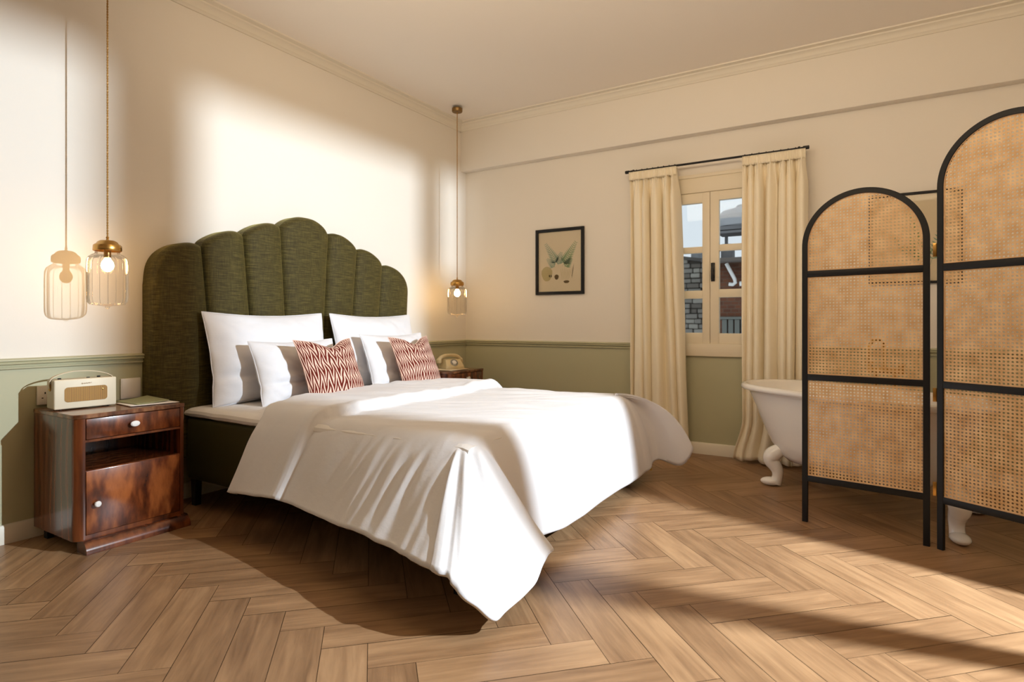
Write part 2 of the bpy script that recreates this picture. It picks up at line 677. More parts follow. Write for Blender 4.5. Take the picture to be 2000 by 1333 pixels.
br = thing('brick_building', 'dark brick building with a white pipe, seen through the right window sash', 'building', (3, 5, -.3))
m = mat('brown brick', lin(92, 70, 60), .9)
t = NT(m)
bk = t.n('ShaderNodeTexBrick', i_Scale=4.0)
bk.inputs['Color1'].default_value = lin(120, 74, 50)
bk.inputs['Color2'].default_value = lin(92, 56, 40)
bk.inputs['Mortar'].default_value = lin(104, 86, 72)
t.l(t.coord((1, 1, 1), (R(90), 0, 0)), bk.inputs[0])
t.l(bk.outputs[0], t.b.inputs['Base Color'])
bm = NB()
add_box(bm, (1.95, 5.0, -.3), (6.5, 9, 2.16), .01)
obj('wall', bm, m, br, True)
bm = NB()
add_tube(bm, [(2.26, 4.9, 2.12), (2.30, 4.9, 2.04), (2.39, 4.9, 1.86), (2.40, 4.9, 1.80), (2.36, 4.9, 1.77), (2.30, 4.9, 1.78)], .030, 10)
add_tube(bm, [(2.47, 4.9, 1.78), (2.62, 4.9, 1.78)], .04, 10)
obj('pipe', bm, mat('white pipe', lin(235, 235, 232), .5), br, True)
bm = NB()
for x in (2.18, 2.28, 2.38, 2.48):
    add_box(bm, (x, 4.93, .55), (x + .08, 4.99, 1.20), .01)
add_box(bm, (2.14, 4.92, 1.20), (2.6, 4.98, 1.24))
obj('shutter', bm, mat('grey shutter', lin(110, 112, 106), .8), br, True)
bm = NB()
add_box(bm, (1.9, 4.7, 2.14), (6.6, 9.1, 2.2), .01)
obj('roof', bm, mat('flat roof edge', lin(104, 96, 90), .8), br, True)

tank = tk = thing('roof_tank', 'grey dished water tank on a steel frame above the brick building', 'water tank', (2.45, 5.6, 2.2))
bm = NB()
add_lathe(bm, [(.46, 2.78), (.50, 2.80), (.50, 2.98), (.40, 3.08), (.18, 3.14), (.16, 3.18), (.0, 3.19)], 2.45, 5.6, 32)
obj('tank', bm, mat('grey tank', lin(170, 172, 176), .6), tk, True)
bm = NB()
for x in (2.0, 2.9):
    for y in (5.2, 6.0):
        add_box(bm, (x, y, 2.2), (x + .05, y + .05, 2.75))
add_box(bm, (1.95, 5.15, 2.72), (2.95, 6.05, 2.78))
add_box(bm, (1.95, 5.15, 2.66), (2.95, 5.2, 2.70))
add_box(bm, (2.08, 5.3, 2.2), (2.26, 5.6, 2.5), .02)
obj('frame', bm, mat('grey steel', lin(120, 120, 122), .6), tk, True)
tk = thing('water_cylinder', 'grey upright cylinder on the stone building roof', 'water tank', (1.50, 6.9, 2.43))
bm = NB()
add_lathe(bm, [(.14, 2.43), (.14, 2.58), (.11, 2.62), (.0, 2.64)], 1.50, 6.9, 24)
obj('cylinder', bm, mat('galvanised tank', lin(150, 152, 154), .5, .4), tk, True)

for o_, dx_ in ((sb, -.62), (br, -.53), (tank, -.53), (tk, -.735)):
    o_.location.x += dx_

# ------------------------------------------------------------------ curtains and rod
rod = thing('curtain_rod', 'thin black metal curtain rod across the small window', 'curtain rod', (2.64, -.115, 2.523))
bm = NB()
add_tube(bm, [(1.93, -.115, 2.523), (3.36, -.115, 2.523)], .0095, 12)
obj('pole', bm, M['blackmetal'], rod, True)
for x, s in ((1.93, -1), (3.36, 1)):
    bm = NB()
    add_lathe(bm, [(.010, 0), (.0145, .002), (.0145, .040), (.010, .042)], 0, 0, 14, axis='X')
    o = obj('finial', bm, M['blackmetal'], rod, True)
    o.location = Vector((x - (.042 if s < 0 else 0), -.115, 2.523)) - rod.location
for x in (1.965, 3.33):
    bm = NB()
    add_box(bm, (x - .007, -.115, 2.512), (x + .007, -.001, 2.526), .002)
    for v in add_lathe(bm, [(.022, -.006), (.022, -.001)], x, 0, 16, axis='Y'):
        v.co.z += 2.519
    for v in add_lathe(bm, [(.016, -.008), (.016, .008)], 0, 0, 16, axis='X'):
        v.co += Vector((x, -.115, 2.523))
    obj('bracket', bm, M['blackmetal'], rod, True)


def curtain(label, xt0, xt1, xb0, xb1, folds, seed, zb, kick=0.0, amp=.045):
    root = thing('curtain', label, 'curtain', ((xt0 + xt1) / 2, -.115, zb), group=None)
    rnd = random.Random(seed)
    ph = [rnd.uniform(-.5, .5) for _ in range(60)]
    NX, NZ = folds * 22, 70
    zt = 2.512
    rows = []
    for j in range(NZ + 1):
        t_ = j / NZ
        z = zt + (zb - zt) * t_
        row = []
        spread = sstep(0.0, .12, t_)
        for i in range(NX + 1):
            s = i / NX
            # folds wander slowly with height
            u = s + .022 * math.sin(6 * s + 3 * t_ + seed) * t_ + .034 * math.sin(11 * s + seed) + .014 * math.sin(23 * s + seed * 2)
            a = u * folds * 2 * math.pi
            k = int(min(max(u, 0), .999) * folds)
            am = amp * (.35 + .65 * spread) * (1 + .35 * ph[k]) * (1 + .25 * math.sin(t_ * 4 + ph[k] * 9))
            fold = math.sin(a) + .28 * math.sin(2 * a + ph[k] * 4)
            gather = (1 - spread) * .012 * math.sin(a * 4 + seed)
            x = (xt0 + (xt1 - xt0) * s) * (1 - t_) + (xb0 + (xb1 - xb0) * s) * t_
            x += .35 * am * math.cos(a) * spread
            y = -.115 + am * fold + gather
            y = min(y, -.026)
            if kick:
                q = sstep(.86, 1, t_)
                x -= kick * q * (1 - s)
                y -= .05 * q * (1 + .6 * math.sin(a))
            n_ = noise.noise(Vector((x * 6, z * 2.2, seed)))
            y += .008 * n_
            zz = z
            if kick:
                zz = z + (.010 * (1 + math.sin(a * .5 + 1))) * sstep(.95, 1, t_)
            row.append((x, y, zz))
        rows.append(row)
    bm = NB()
    add_grid(bm, rows)
    o = obj('drape', bm, M['curtain'], root, True, auto=0, fix=False)
    md = o.modifiers.new('thickness', 'SOLIDIFY')
    md.thickness = .003
    # header tape
    bm = NB()
    rows = []
    for j in range(6):
        z = 2.514 - j * .015
        rows.append([(xt0 + (xt1 - xt0) * i / 160, -.139 - .005 * math.sin(i / 160 * folds * 14 * math.pi) - .002 * math.sin(i * 1.7), z) for i in range(161)])
    add_grid(bm, rows)
    o = obj('header', bm, M['curtain'], root, True, auto=0, fix=False)
    md = o.modifiers.new('thickness', 'SOLIDIFY')
    md.thickness = .003
    n = 9
    ring0 = None
    for k in range(n):
        x = xt0 + .015 + (xt1 - xt0 - .03) * k / (n - 1)
        if ring0 is None:
            bm = NB()
            add_tube(bm, [(0, .0155 * math.cos(a), .0155 * math.sin(a)) for a in [2 * math.pi * q / 20 for q in range(21)]], .003, 8, cap=False)
            ring0 = ring = obj('ring', bm, M['blackmetal'], root, False)
        else:
            ring = ring0.copy()
            C.objects.link(ring)
        ring.location = Vector((x, -.115, 2.519)) - root.location
    return root


curtain('cream linen curtain left of the small window, hanging behind the bed foot', 1.93, 2.36, 1.935, 2.45, 5, 3, .025, amp=.05)
curtain('cream linen curtain right of the small window, hem on the floor by the bathtub', 2.91, 3.375, 2.90, 3.36, 6, 11, .012, kick=.07, amp=.05)


# ------------------------------------------------------------------ pictures on the back wall
def frond(bm, base, tip, n, wl_, mi):
    """a fern frond drawn flat on the print (x, z plane)"""
    b, tp = Vector(base), Vector(tip)
    d = tp - b
    L = d.length
    d.normalize()
    s = Vector((-d.y, d.x))
    def quad(p, q, w_):
        e = (q - p).normalized()
        m_ = Vector((-e.y, e.x)) * w_
        f = bm.faces.new([bm.verts.new((v.x, 0, v.y)) for v in (p - m_ * .4, (p + q) / 2 - m_, q, (p + q) / 2 + m_, p + m_ * .4)])
        f.material_index = mi
    quad(b, tp, .0022)
    for i in range(n):
        t_ = .12 + .85 * i / n
        p = b + d * L * t_
        ln = wl_ * (1 - .78 * t_)
        for sg in (-1, 1):
            quad(p, p + (s * sg * .86 + d * .5) * ln, ln * .13)


PR = [mat('aged botanical paper', lin(240, 214, 180), .7), mat('faded fern green', lin(150, 166, 120), .8), mat('root brown', lin(112, 86, 54), .8), mat('pale leaf', lin(206, 180, 130), .8), mat('grey sage frond', lin(158, 170, 142), .8)]


def picture(label, x0, x1, z0, z1, fw, second=False):
    cx, cz = (x0 + x1) / 2, (z0 + z1) / 2
    root = thing('framed_print', label, 'picture', (cx, -.001, cz))
    bm = NB()
    for a, b in (((x0, -.024, z0), (x0 + fw, -.001, z1)), ((x1 - fw, -.024, z0), (x1, -.001, z1)),
                 ((x0 + fw, -.024, z0), (x1 - fw, -.001, z0 + fw)), ((x0 + fw, -.024, z1 - fw), (x1 - fw, -.001, z1))):
        add_box(bm, a, b, .0015)
    obj('frame', bm, M['black'], root, True)
    bm = NB()
    w2, h2 = (x1 - x0) / 2 - fw + .002, (z1 - z0) / 2 - fw + .002
    add_box(bm, (-w2, -.006, -h2), (w2, -.002, h2))
    pr = obj('print', bm, PR[0], root)
    bm = NB()
    if not second:
        frond(bm, (-.02, -.03), (-.17, .20), 12, .075, 4)
        frond(bm, (.03, -.05), (.19, .20), 13, .085, 1)
        frond(bm, (-.02, -.04), (.02, .10), 8, .07, 4)
        frond(bm, (.05, -.06), (.14, .03), 7, .07, 1)
        frond(bm, (-.05, -.06), (-.15, .04), 8, .06, 4)
        for k in range(7):
            x = -.02 + k * .022
            frond(bm, (.06 + (k - 3) * .012, -.18), (x + .03, -.05), 1, .004, 3)
        # bulb, root and seeds
        def blob(cx_, cz_, rx, rz_, mi, n=14):
            f = bm.faces.new([bm.verts.new((cx_ + rx * math.cos(a) * (1 + .1 * math.sin(3 * a)), 0, cz_ + rz_ * math.sin(a))) for a in [-2 * math.pi * q / n for q in range(n)]])
            f.material_index = mi
        blob(-.145, -.12, .062, .075, 3)
        blob(.075, -.205, .032, .014, 2)
        blob(-.035, -.155, .024, .026, 2)
        blob(-.115, -.142, .006, .012, 2)
        blob(-.095, -.142, .006, .012, 2)
        frond(bm, (.13, -.16), (.155, -.03), 1, .008, 2)
        frond(bm, (.135, -.17), (.158, -.02), 5, .006, 2)
    else:
        frond(bm, (.08, -.2), (-.06, .22), 15, .09, 1)
        frond(bm, (.10, -.2), (.19, .16), 12, .06, 4)
        frond(bm, (.05, -.2), (-.16, .05), 10, .06, 4)
    art = obj('fern_drawing', bm, PR, pr, fix=False, auto=0)
    art.location = (0, -.0066, 0)
    bm = NB()
    add_box(bm, (-w2, -.011, -h2), (w2, -.009, h2))
    obj('glazing', bm, M['pane'], root)
    return root


picture('black framed fern print hanging between the right pendant lamp and the left curtain', .891, 1.428, 1.428, 2.087, .030)
picture('black framed botanical print hanging behind the cane folding screen', 3.80, 4.37, 1.435, 2.11, .018, True)

# ------------------------------------------------------------------ pendants


def pendant(label, x, y, zc, first=None):
    if first:
        r = copy_tree(first)
        r.location = (x, y, zc)
        r['label'] = label
        return r
    root = thing('pendant_lamp', label, 'pendant lamp', (x, y, zc), group='jar shaped pendant lamps at the bedside')
    zt = H - zc
    bm = NB()
    add_lathe(bm, [(0, zt - .036), (.048, zt - .036), (.052, zt - .030), (.052, zt)], seg=32)
    obj('ceiling_rose', bm, M['brassdark'], root)
    bm = NB()
    n = 420
    for s in (0, math.pi):
        add_tube(bm, [(.0023 * math.cos(s + k * .85), .0023 * math.sin(s + k * .85), .076 + (zt - .036 - .076) * k / n) for k in range(n + 1)], .0026, 5)
    obj('twisted_cord', bm, mat('gold twisted flex', lin(176, 132, 66), .5, .35), root)
    bm = NB()
    add_lathe(bm, [(0, .078), (.006, .078), (.008, .073), (.005, .068), (.008, .060), (.034, .057), (.046, .050), (.052, .040), (.062, .034), (.066, .028), (.067, .004), (.065, .0), (.062, .0), (.060, .025), (.0, .035)], seg=40)
    cap = obj('cap', bm, M['brass'], root)
    bm = NB()
    def flute(r, z, a):
        k = sstep(-.012, -.05, z)
        k = min(k, sstep(-.298, -.275, z)) if z > -.298 else .3
        return r * (1 - .075 * k * (abs(math.sin(a * 7)) < .35) * (1 - abs(math.sin(a * 7)) / .35))
    prof = [(.058, .005), (.058, -.012), (.072, -.020), (.088, -.034), (.095, -.052), (.0965, -.09), (.0965, -.15), (.0965, -.21), (.096, -.255), (.092, -.276), (.080, -.289), (.055, -.294), (.025, -.297), (.012, -.300), (.010, -.308), (.0, -.314)]
    prof2 = []
    for (a, b), (c_, d_) in zip(prof, prof[1:]):
        for q in range(3):
            prof2.append((a + (c_ - a) * q / 3, b + (d_ - b) * q / 3))
    prof2.append(prof[-1])
    add_lathe(bm, prof2, seg=168, fn=flute, cap=False)
    gl = obj('glass_shade', bm, M['lampglass'], root, auto=60)
    bm = NB()
    add_lathe(bm, [(0, -.112), (.014, -.108), (.027, -.094), (.031, -.078), (.027, -.060), (.016, -.044), (.013, -.034)], seg=24)
    obj('bulb', bm, M['bulb'], root)
    bm = NB()
    add_lathe(bm, [(.015, -.036), (.017, -.034), (.017, .02), (.0, .03)], seg=20)
    obj('lamp_holder', bm, M['brassdark'], root)
    return root


p1 = pendant('brass capped glass jar pendant lamp above the radio nightstand', .31, -3.706, 1.535)
pendant('brass capped glass jar pendant lamp above the telephone nightstand', .31, -.57, 1.515, p1)


# ------------------------------------------------------------------ nightstands
def knob(parent, loc, wide=1.0):
    bm = NB()
    add_lathe(bm, [(0, -.002), (.008, -.002), (.007, .010), (.0145, .018), (.0155, .024), (.012, .029), (0, .031)], seg=20, axis='X')
    for v in bm.verts:
        v.co.y *= wide
    o = obj('knob', bm, M['porcelain'], parent)
    o.location = loc
    return o


def nightstand(label, x, y, first=None):
    if first:
        r = copy_tree(first)
        r.location = (x, y, 0)
        r['label'] = label
        return r
    # local frame: x out of the wall, y along it, origin at the back left floor corner
    root = thing('nightstand', label, 'nightstand', (x, y, 0), group='walnut nightstands either side of the bed')
    D_, W_n, Z0, Z1 = .47, .54, .062, .69
    def side(y0_, y1_, rnd_left):
        r_ = .042
        s = y0_ if rnd_left else y1_
        e = y1_ if rnd_left else y0_
        sg = 1 if rnd_left else -1
        pts = [(0, s), (D_ - r_, s)]
        pts += [(D_ - r_ + r_ * math.sin(a), s + sg * (r_ - r_ * math.cos(a))) for a in [math.pi / 2 * k / 8 for k in range(1, 9)]]
        pts += [(D_, e), (0, e)]
        return pts
    bm = NB()
    add_prism(bm, side(0, .046, True), Z0, Z1 - .022, smooth=True)
    add_prism(bm, side(W_n - .022, W_n, False) if False else [(0, W_n - .022), (D_, W_n - .022), (D_, W_n - .004), (D_ - .004, W_n), (0, W_n)], Z0, Z1 - .022)
    add_box(bm, (0, .046, Z0), (.012, W_n - .022, Z1 - .022))
    add_box(bm, (.012, .046, Z0), (D_ - .003, W_n - .022, Z0 + .022))
    add_box(bm, (.012, .046, .392), (D_ - .004, W_n - .022, .408))
    add_box(bm, (.012, .046, .548), (D_ - .004, W_n - .022, .560))
    obj('carcass', bm, M['walnut'], root)
    bm = NB()
    r_ = .044
    pts = [(0, -.003), (D_ + .003 - r_, -.003)] + [(D_ + .003 - r_ + r_ * math.sin(a), -.003 + r_ - r_ * math.cos(a)) for a in [math.pi / 2 * k / 8 for k in range(1, 9)]] + [(D_ + .003, W_n + .002), (0, W_n + .002)]
    add_prism(bm, pts, Z1 - .022, Z1)
    o = obj('top', bm, M['walnut_top'], root)
    bv = o.modifiers.new('b', 'BEVEL')
    bv.width = .003
    bv.segments = 2
    bm = NB()
    add_box(bm, (.10, .049, .563), (D_ + .001, W_n - .025, Z1 - .025), .0025)
    dr = obj('drawer', bm, M['walnut_door'], root)
    knob(dr, (D_ + .001, .268, .615), 1.5)
    bm = NB()
    add_box(bm, (D_ - .020, .049, Z0 + .024), (D_ + .001, W_n - .025, .404), .0025)
    dd = obj('door', bm, M['walnut_door'], root)
    knob(dd, (D_ + .001, .092, .235), 1.0)
    bm = NB()
    prof = [(D_ - .05, 0), (D_ + .050, 0), (D_ + .052, .012), (D_ + .046, .030), (D_ + .030, .052), (D_ + .012, .062), (D_ - .05, .062)]
    add_prism(bm, [(a, b) for a, b in prof], .030, W_n + .01, 'XZ')
    obj('plinth', bm, M['walnut'], root)
    for yy in (.03, W_n - .06):
        bm = NB()
        add_box(bm, (.04, yy, 0), (.08, yy + .03, Z0))
        obj('foot', bm, M['dark'], root)
    return root


ns = nightstand('walnut nightstand carrying the cream radio, left of the bed', .028, -3.935)
nightstand('walnut nightstand carrying the beige telephone, behind the far pillows', .028, -.93, ns)

# ------------------------------------------------------------------ radio, papers
rd = thing('radio', 'cream portable radio with a gold grille on the left nightstand', 'radio', (.205, -3.782, .691), R(-4))
RW, RH, RD = .142, .158, .056
CR = mat('cream leathercloth', lin(226, 214, 188), .5)
bm = NB()
add_box(bm, (-RD, -RW, .006), (RD - .012, RW, RH), .008, 3)
obj('case', bm, mat('cream case side', lin(196, 182, 156), .55), rd)
bm = NB()
add_box(bm, (RD - .014, -RW - .001, .005), (RD, RW + .001, RH + .001), .007, 3)
fr_ = obj('front_panel', bm, CR, rd)
bm = NB()
gy, gz0, gz1, r_ = .098, .040, .118, .016
pts = []
for cx_, cz_, a0 in ((gy - r_, gz1 - r_, 0), (-gy + r_, gz1 - r_, 90), (-gy + r_, gz0 + r_, 180), (gy - r_, gz0 + r_, 270)):
    pts += [(cx_ + r_ * math.cos(R(a0 + q * 15)), cz_ + r_ * math.sin(R(a0 + q * 15))) for q in range(7)]
add_prism(bm, pts, RD - .003, RD + .0015, 'YZ')
gr = mat('gold fabric grille', lin(150, 108, 48), .5, .3)
t = NT(gr)
wv = t.n('ShaderNodeTexWave', i_Scale=60.0, bands_direction='Y')
t.l(t.coord(), wv.inputs[0])
t.l(t.ramp(wv.outputs[1], [(0.2, lin(104, 70, 28)), (0.8, lin(176, 132, 62))]), t.b.inputs['Base Color'])
obj('grille', bm, gr, rd)
bm = NB()
lg = [(-.022, .0), (-.018, .004), (-.020, -.003), (-.012, .001), (-.006, .002), (-.010, -.002), (-.003, .0), (.003, .003), (.002, -.002), (.009, .001), (.014, .004), (.013, -.001), (.020, .001), (.024, .003)]
add_tube(bm, [(RD + .0015, a, .134 + b) for a, b in lg], .0012, 6)
obj('logo', bm, M['brass'], rd)
bm = NB()
for yy in (.076,):
    add_lathe(bm, [(.004, 0), (.004, .003), (0, .004)], 0, 0, 12, axis='X')
    for v in bm.verts:
        v.co += Vector((RD + .001, yy, .098))
obj('grille_stud', bm, M['brass'], rd)
for s in (-1, 1):
    bm = NB()
    add_lathe(bm, [(0, 0), (.010, 0), (.010, .004), (.006, .008), (0, .009)], 0, 0, 16, axis='Y')
    for v in bm.verts:
        v.co.x *= 1
        v.co.z *= 1.9
        v.co.y = s * (v.co.y + RW)
        v.co += Vector((0, 0, .118))
    obj('handle_mount', bm, M['brass'], rd)
bm = NB()
pts = [(0, -RW - .006, .112), (0, -RW - .008, .140), (0, -RW + .004, .166), (0, -RW + .04, .184), (0, -.05, .196), (0, .02, .197), (0, .08, .188), (0, RW - .02, .172), (0, RW + .005, .150), (0, RW + .007, .115)]
sm = []
tab = [(k,) + p for k, p in enumerate(pts)]
for q in range(55):
    sm.append(interp(tab, q * 9 / 54))
rows = []
for i, p in enumerate(sm):
    tg = (sm[min(i + 1, 54)] - sm[max(i - 1, 0)]).normalized()
    nn = Vector((1, 0, 0)).cross(tg)
    rows.append([p + Vector((a, 0, 0)) + nn * b for a, b in ((-.011, -.002), (.011, -.002), (.011, .002), (-.011, .002))])
add_grid(bm, rows, close_j=True)
obj('carry_handle', bm, mat('pale leather strap', lin(206, 190, 160), .5), rd)
for yy, h_ in ((-.10, .006), (.03, .003), (.08, .007)):
    bm = NB()
    add_lathe(bm, [(.008, RH), (.008, RH + h_), (0, RH + h_ + .001)], -.01, yy, 14)
    obj('control_dial', bm, M['dark'], rd)
for s in (-1, 1):
    for q in (-1, 1):
        bm = NB()
        add_lathe(bm, [(.007, 0), (.007, .008)], q * .035, s * .11, 12)
        obj('foot', bm, M['dark'], rd)


def sheets(name, label, cat, pts, z, th, m, warp=0.0):
    bm = NB()
    n = 14
    P = [Vector(p) for p in pts]
    rows = []
    for i in range(n + 1):
        row = []
        for j in range(n + 1):
            a, b = i / n, j / n
            p = P[0] * (1 - a) * (1 - b) + P[1] * a * (1 - b) + P[2] * a * b + P[3] * (1 - a) * b
            row.append((p.x, p.y, z + warp * (a * a) * (.4 + .6 * b)))
        rows.append(row)
    add_grid(bm, rows)
    o = obj(name, bm, m, auto=0)
    md = o.modifiers.new('t', 'SOLIDIFY')
    md.thickness = th
    md.offset = 1
    return tag(o, label, cat)


sheets('paper_sheet', 'white paper sheet under the green folder on the left nightstand', 'paper', [(.415, -3.64), (.215, -3.405), (.37, -3.415), (.475, -3.50)][:1] + [(.46, -3.40), (.22, -3.40), (.20, -3.62)], .6935, .002, mat('white paper', lin(240, 234, 226), .7))
sheets('folder', 'sage green folder lying on white paper beside the radio', 'folder', [(.40, -3.60), (.39, -3.42), (.13, -3.41), (.15, -3.60)], .6965, .004, mat('sage card', lin(150, 150, 112), .6), .012)
sheets('notepad', 'pale notepad lying under the telephone on the far nightstand', 'notepad', [(.47, -.88), (.47, -.60), (.20, -.60), (.20, -.88)], .6935, .008, mat('tan card', lin(206, 186, 150), .7))

# ------------------------------------------------------------------ wall plates
for (ya, yb, za, zb, lab, slots) in ((-3.915, -3.775, .703, .806, 'white socket plate partly hidden behind the radio', True), (-3.50, -3.388, .690, .812, 'white blank wall plate right of the radio', False)):
    root = thing('wall_socket' if slots else 'wall_plate', lab, 'socket', (0, (ya + yb) / 2, za))
    bm = NB()
    add_box(bm, (.0005, ya, za), (.012, yb, zb), .003)
    obj('plate', bm, M['plastic'], root, True)
    if slots:
        for cy in (ya + .036, yb - .036):
            bm = NB()
            add_box(bm, (.0115, cy - .003, za + .058), (.0128, cy + .003, za + .068))
            for d in (-.012, .012):
                add_box(bm, (.0115, cy + d - .004, za + .034), (.0128, cy + d + .004, za + .039))
            obj('socket_slots', bm, M['dark'], root, True)
    else:
        bm = NB()
        add_box(bm, (.0115, ya + .008, za + .008), (.014, yb - .008, zb - .008), .001)
        obj('rocker', bm, M['plastic'], root, True)

# ------------------------------------------------------------------ telephone
ph = thing('telephone', 'beige rotary telephone on the far nightstand', 'telephone', (.30, -.655, .7025), R(-28))
PB = mat('beige phone plastic', lin(206, 186, 142), .3)
bm = NB()
# wedge seen from the side (x forward)
sec = [(-.085, 0), (.10, 0), (.10, .022), (.045, .085), (-.04, .090), (-.085, .05)]
rows = []
for y_, s in ((-.10, .96), (-.094, 1), (.094, 1), (.10, .96)):
    rows.append([(a * s if True else a, y_ * (1 - .22 * b / .09), b * s) for a, b in sec])
V_ = add_grid(bm, rows, close_j=True, smooth=False)
bm.faces.new(V_[0][::-1])
bm.faces.new(V_[-1])
o = obj('body', bm, PB, ph)
bv = o.modifiers.new('b', 'BEVEL')
bv.width = .006
bv.segments = 3
tilt = math.atan2(.063, .055)
dl = bm = NB()
add_lathe(bm, [(.0, 0), (.040, 0), (.040, .004), (.037, .007), (.0, .007)], seg=32)
dial = obj('dial', bm, mat('grey dial ring', lin(170, 166, 156), .3, .3), ph)
dial.location = (.070, 0, .056)
dial.rotation_euler = (0, tilt, 0)
bm = NB()
add_lathe(bm, [(.0, .007), (.022, .007), (.021, .010), (.0, .010)], seg=24)
obj('dial_centre', bm, M['plastic'], dial)
bm = NB()
for k in range(10):
    a = R(30 + k * 30)
    add_lathe(bm, [(.0045, .0065), (.0045, .0080), (0, .0080)], .030 * math.cos(a), .030 * math.sin(a), 10)
obj('finger_holes', bm, M['dark'], dial)
bm = NB()
tab = [(0, -.115, .078), (1, -.09, .105), (2, -.05, .120), (3, 0, .124), (4, .05, .120), (5, .09, .105), (6, .115, .078)]
pts = []
rs = []
for q in range(25):
    v = interp(tab, q * 6 / 24)
    pts.append((-.035, v.x, v.y))
    rs.append(.014 + .008 * abs(q - 12) / 12)
add_tube(bm, pts, rs, 12)
for s in (-1, 1):
    add_lathe(bm, [(0, .048), (.026, .050), (.030, .060), (.026, .085), (.012, .098), (0, .10)], -.035, s * .113, 20)
obj('handset', bm, PB, ph)
bm = NB()
add_box(bm, (-.07, -.085, -.003), (.088, .085, .001))
obj('base', bm, M['dark'], ph)

# ------------------------------------------------------------------ bed
YC = -2.235
bed = thing('bed', 'double bed with scalloped dark green velvet headboard and green upholstered base', 'bed', (1.2, YC, 0))
half = [[(0, 1.958), (.08, 1.95), (.16, 1.915), (.226, 1.862)],
        [(.226, 1.862), (.29, 1.872), (.36, 1.864), (.44, 1.83), (.50, 1.792), (.527, 1.765)],
        [(.527, 1.765), (.59, 1.777), (.66, 1.766), (.74, 1.73), (.80, 1.688), (.822, 1.65)],
        [(.822, 1.65), (.89, 1.663), (.96, 1.652), (1.03, 1.622), (1.09, 1.57), (1.125, 1.50), (1.14, 1.38)]]
bot = [(-.13, .13), (.13, .40), (.40, .70), (.70, 1.14)]


def chord(pts, n=29):
    acc = [0]
    for a, b in zip(pts, pts[1:]):
        acc.append(acc[-1] + math.hypot(b[0] - a[0], b[1] - a[1]))
    tab = [(s / acc[-1], p[0], p[1]) for s, p in zip(acc, pts)]
    return [tuple(interp(tab, k / (n - 1))) for k in range(n)]


lobes = []
cpts = [(-a, b) for a, b in half[0][::-1]] + half[0][1:]
for sgn in (-1, 1):
    for k in (1, 2, 3):
        pts = [(sgn * a, b) for a, b in half[k]]
        bt = (sgn * bot[k][0], sgn * bot[k][1])
        if sgn < 0:
            pts = pts[::-1]
            bt = bt[::-1]
        lobes.append((pts, bt))
lobes.append((cpts, (-.13, .13)))
Zb = .30
# the flat upholstered body behind the channels
bm = NB()
outl = []
for pts, bt in sorted(lobes, key=lambda l: l[0][0][0]):
    outl += [(YC + a, b) for a, b in chord(pts)][:-1]
outl = [(YC - 1.14, Zb)] + outl + [(YC + 1.14, 1.38), (YC + 1.14, Zb)]
add_prism(bm, outl, .004, .092, 'YZ', smooth=True)
hb = obj('headboard', bm, M['velvet'], bed, True, auto=50)
for pts, bt in lobes:
    top = chord(pts, 41)
    NS, NTT = 40, 60
    rows = []
    for j in range(NTT + 1):
        row = []
        t_ = 1 - (1 - j / NTT) ** 1.6
        for i in range(NS + 1):
            s = i / NS * 2 - 1
            ty, tz = top[i]
            by = bt[0] + (bt[1] - bt[0]) * i / NS
            y = by + (ty - by) * t_ ** 1.0
            z = Zb + (tz - Zb) * t_
            d = (tz - z)
            dside = (1 - abs(s)) * abs(bt[1] - bt[0]) / 2
            q = max(0, 1 - min(d / .045, 1)) ** 2
            rt = math.sqrt(max(0, 1 - q))
            puff = (1 - abs(s) ** 2.6) ** .55 if abs(s) < 1 else 0
            x = .080 + (.012 + .060 * puff) * rt
            x += .0012 * noise.noise(Vector((y * 7, z * 7, 2)))
            row.append((x, YC + y, z))
        rows.append(row)
    bm = NB()
    add_grid(bm, rows)
    o = obj('channel', bm, M['velvet'], hb, auto=0)
bm = NB()
add_box(bm, (.15, -3.19, .165), (2.36, -1.28, .555), .03, 4)
obj('bed_base', bm, M['velvet2'], bed, True)
for (x, y) in ((2.35, -3.265), (2.30, -1.15), (.10, -3.15), (.30, -1.30)):
    x = max(x, .20)
    bm = NB()
    add_prism(bm, [(x - .03, .175), (x + .03, .175), (x + .018, .0), (x - .018, .0)], y - .018, y + .02, 'XZ')
    obj('leg', bm, M['black'], bed, True)

bm = NB()
rows = []
sec = [(-3.175, .556), (-3.195, .566), (-3.20, .583), (-3.193, .600), (-3.172, .611), (-3.10, .616)]
full = sec + [(y, .617) for y in [-3.0 + k * .1 for k in range(16)]] + [(2 * YC + .03 - a, b) for a, b in sec[::-1]]
for i in range(70):
    x = .150 + i * (2.345 - .150) / 69
    e = min(sstep(.150, .175, x), 1 - sstep(2.31, 2.345, x))
    rows.append([(x, y, .57 + (z - .57) * (.75 + .25 * e) + .0035 * noise.noise(Vector((x * 7, y * 9, z * 20)))) for y, z in full])
V_ = add_grid(bm, rows, close_j=True)
bm.faces.new(V_[0][::-1])
bm.faces.new(V_[-1])
tag(obj('mattress_topper', bm, M['sheet']), 'white sheeted mattress topper lying on the green bed base', 'mattress')

# ------------------------------------------------------------------ duvet: one sheet laid over the bed, its head end folded back
XE, YN, YFr = 2.27, -3.10, -1.37
AH, BH, CH = .56, .42, .42


def x0(Y):
    m = min(abs(Y + 2.25) / .95, 1)
    return .70 + .20 * m ** 3 + (.04 if Y > -1.3 else 0)


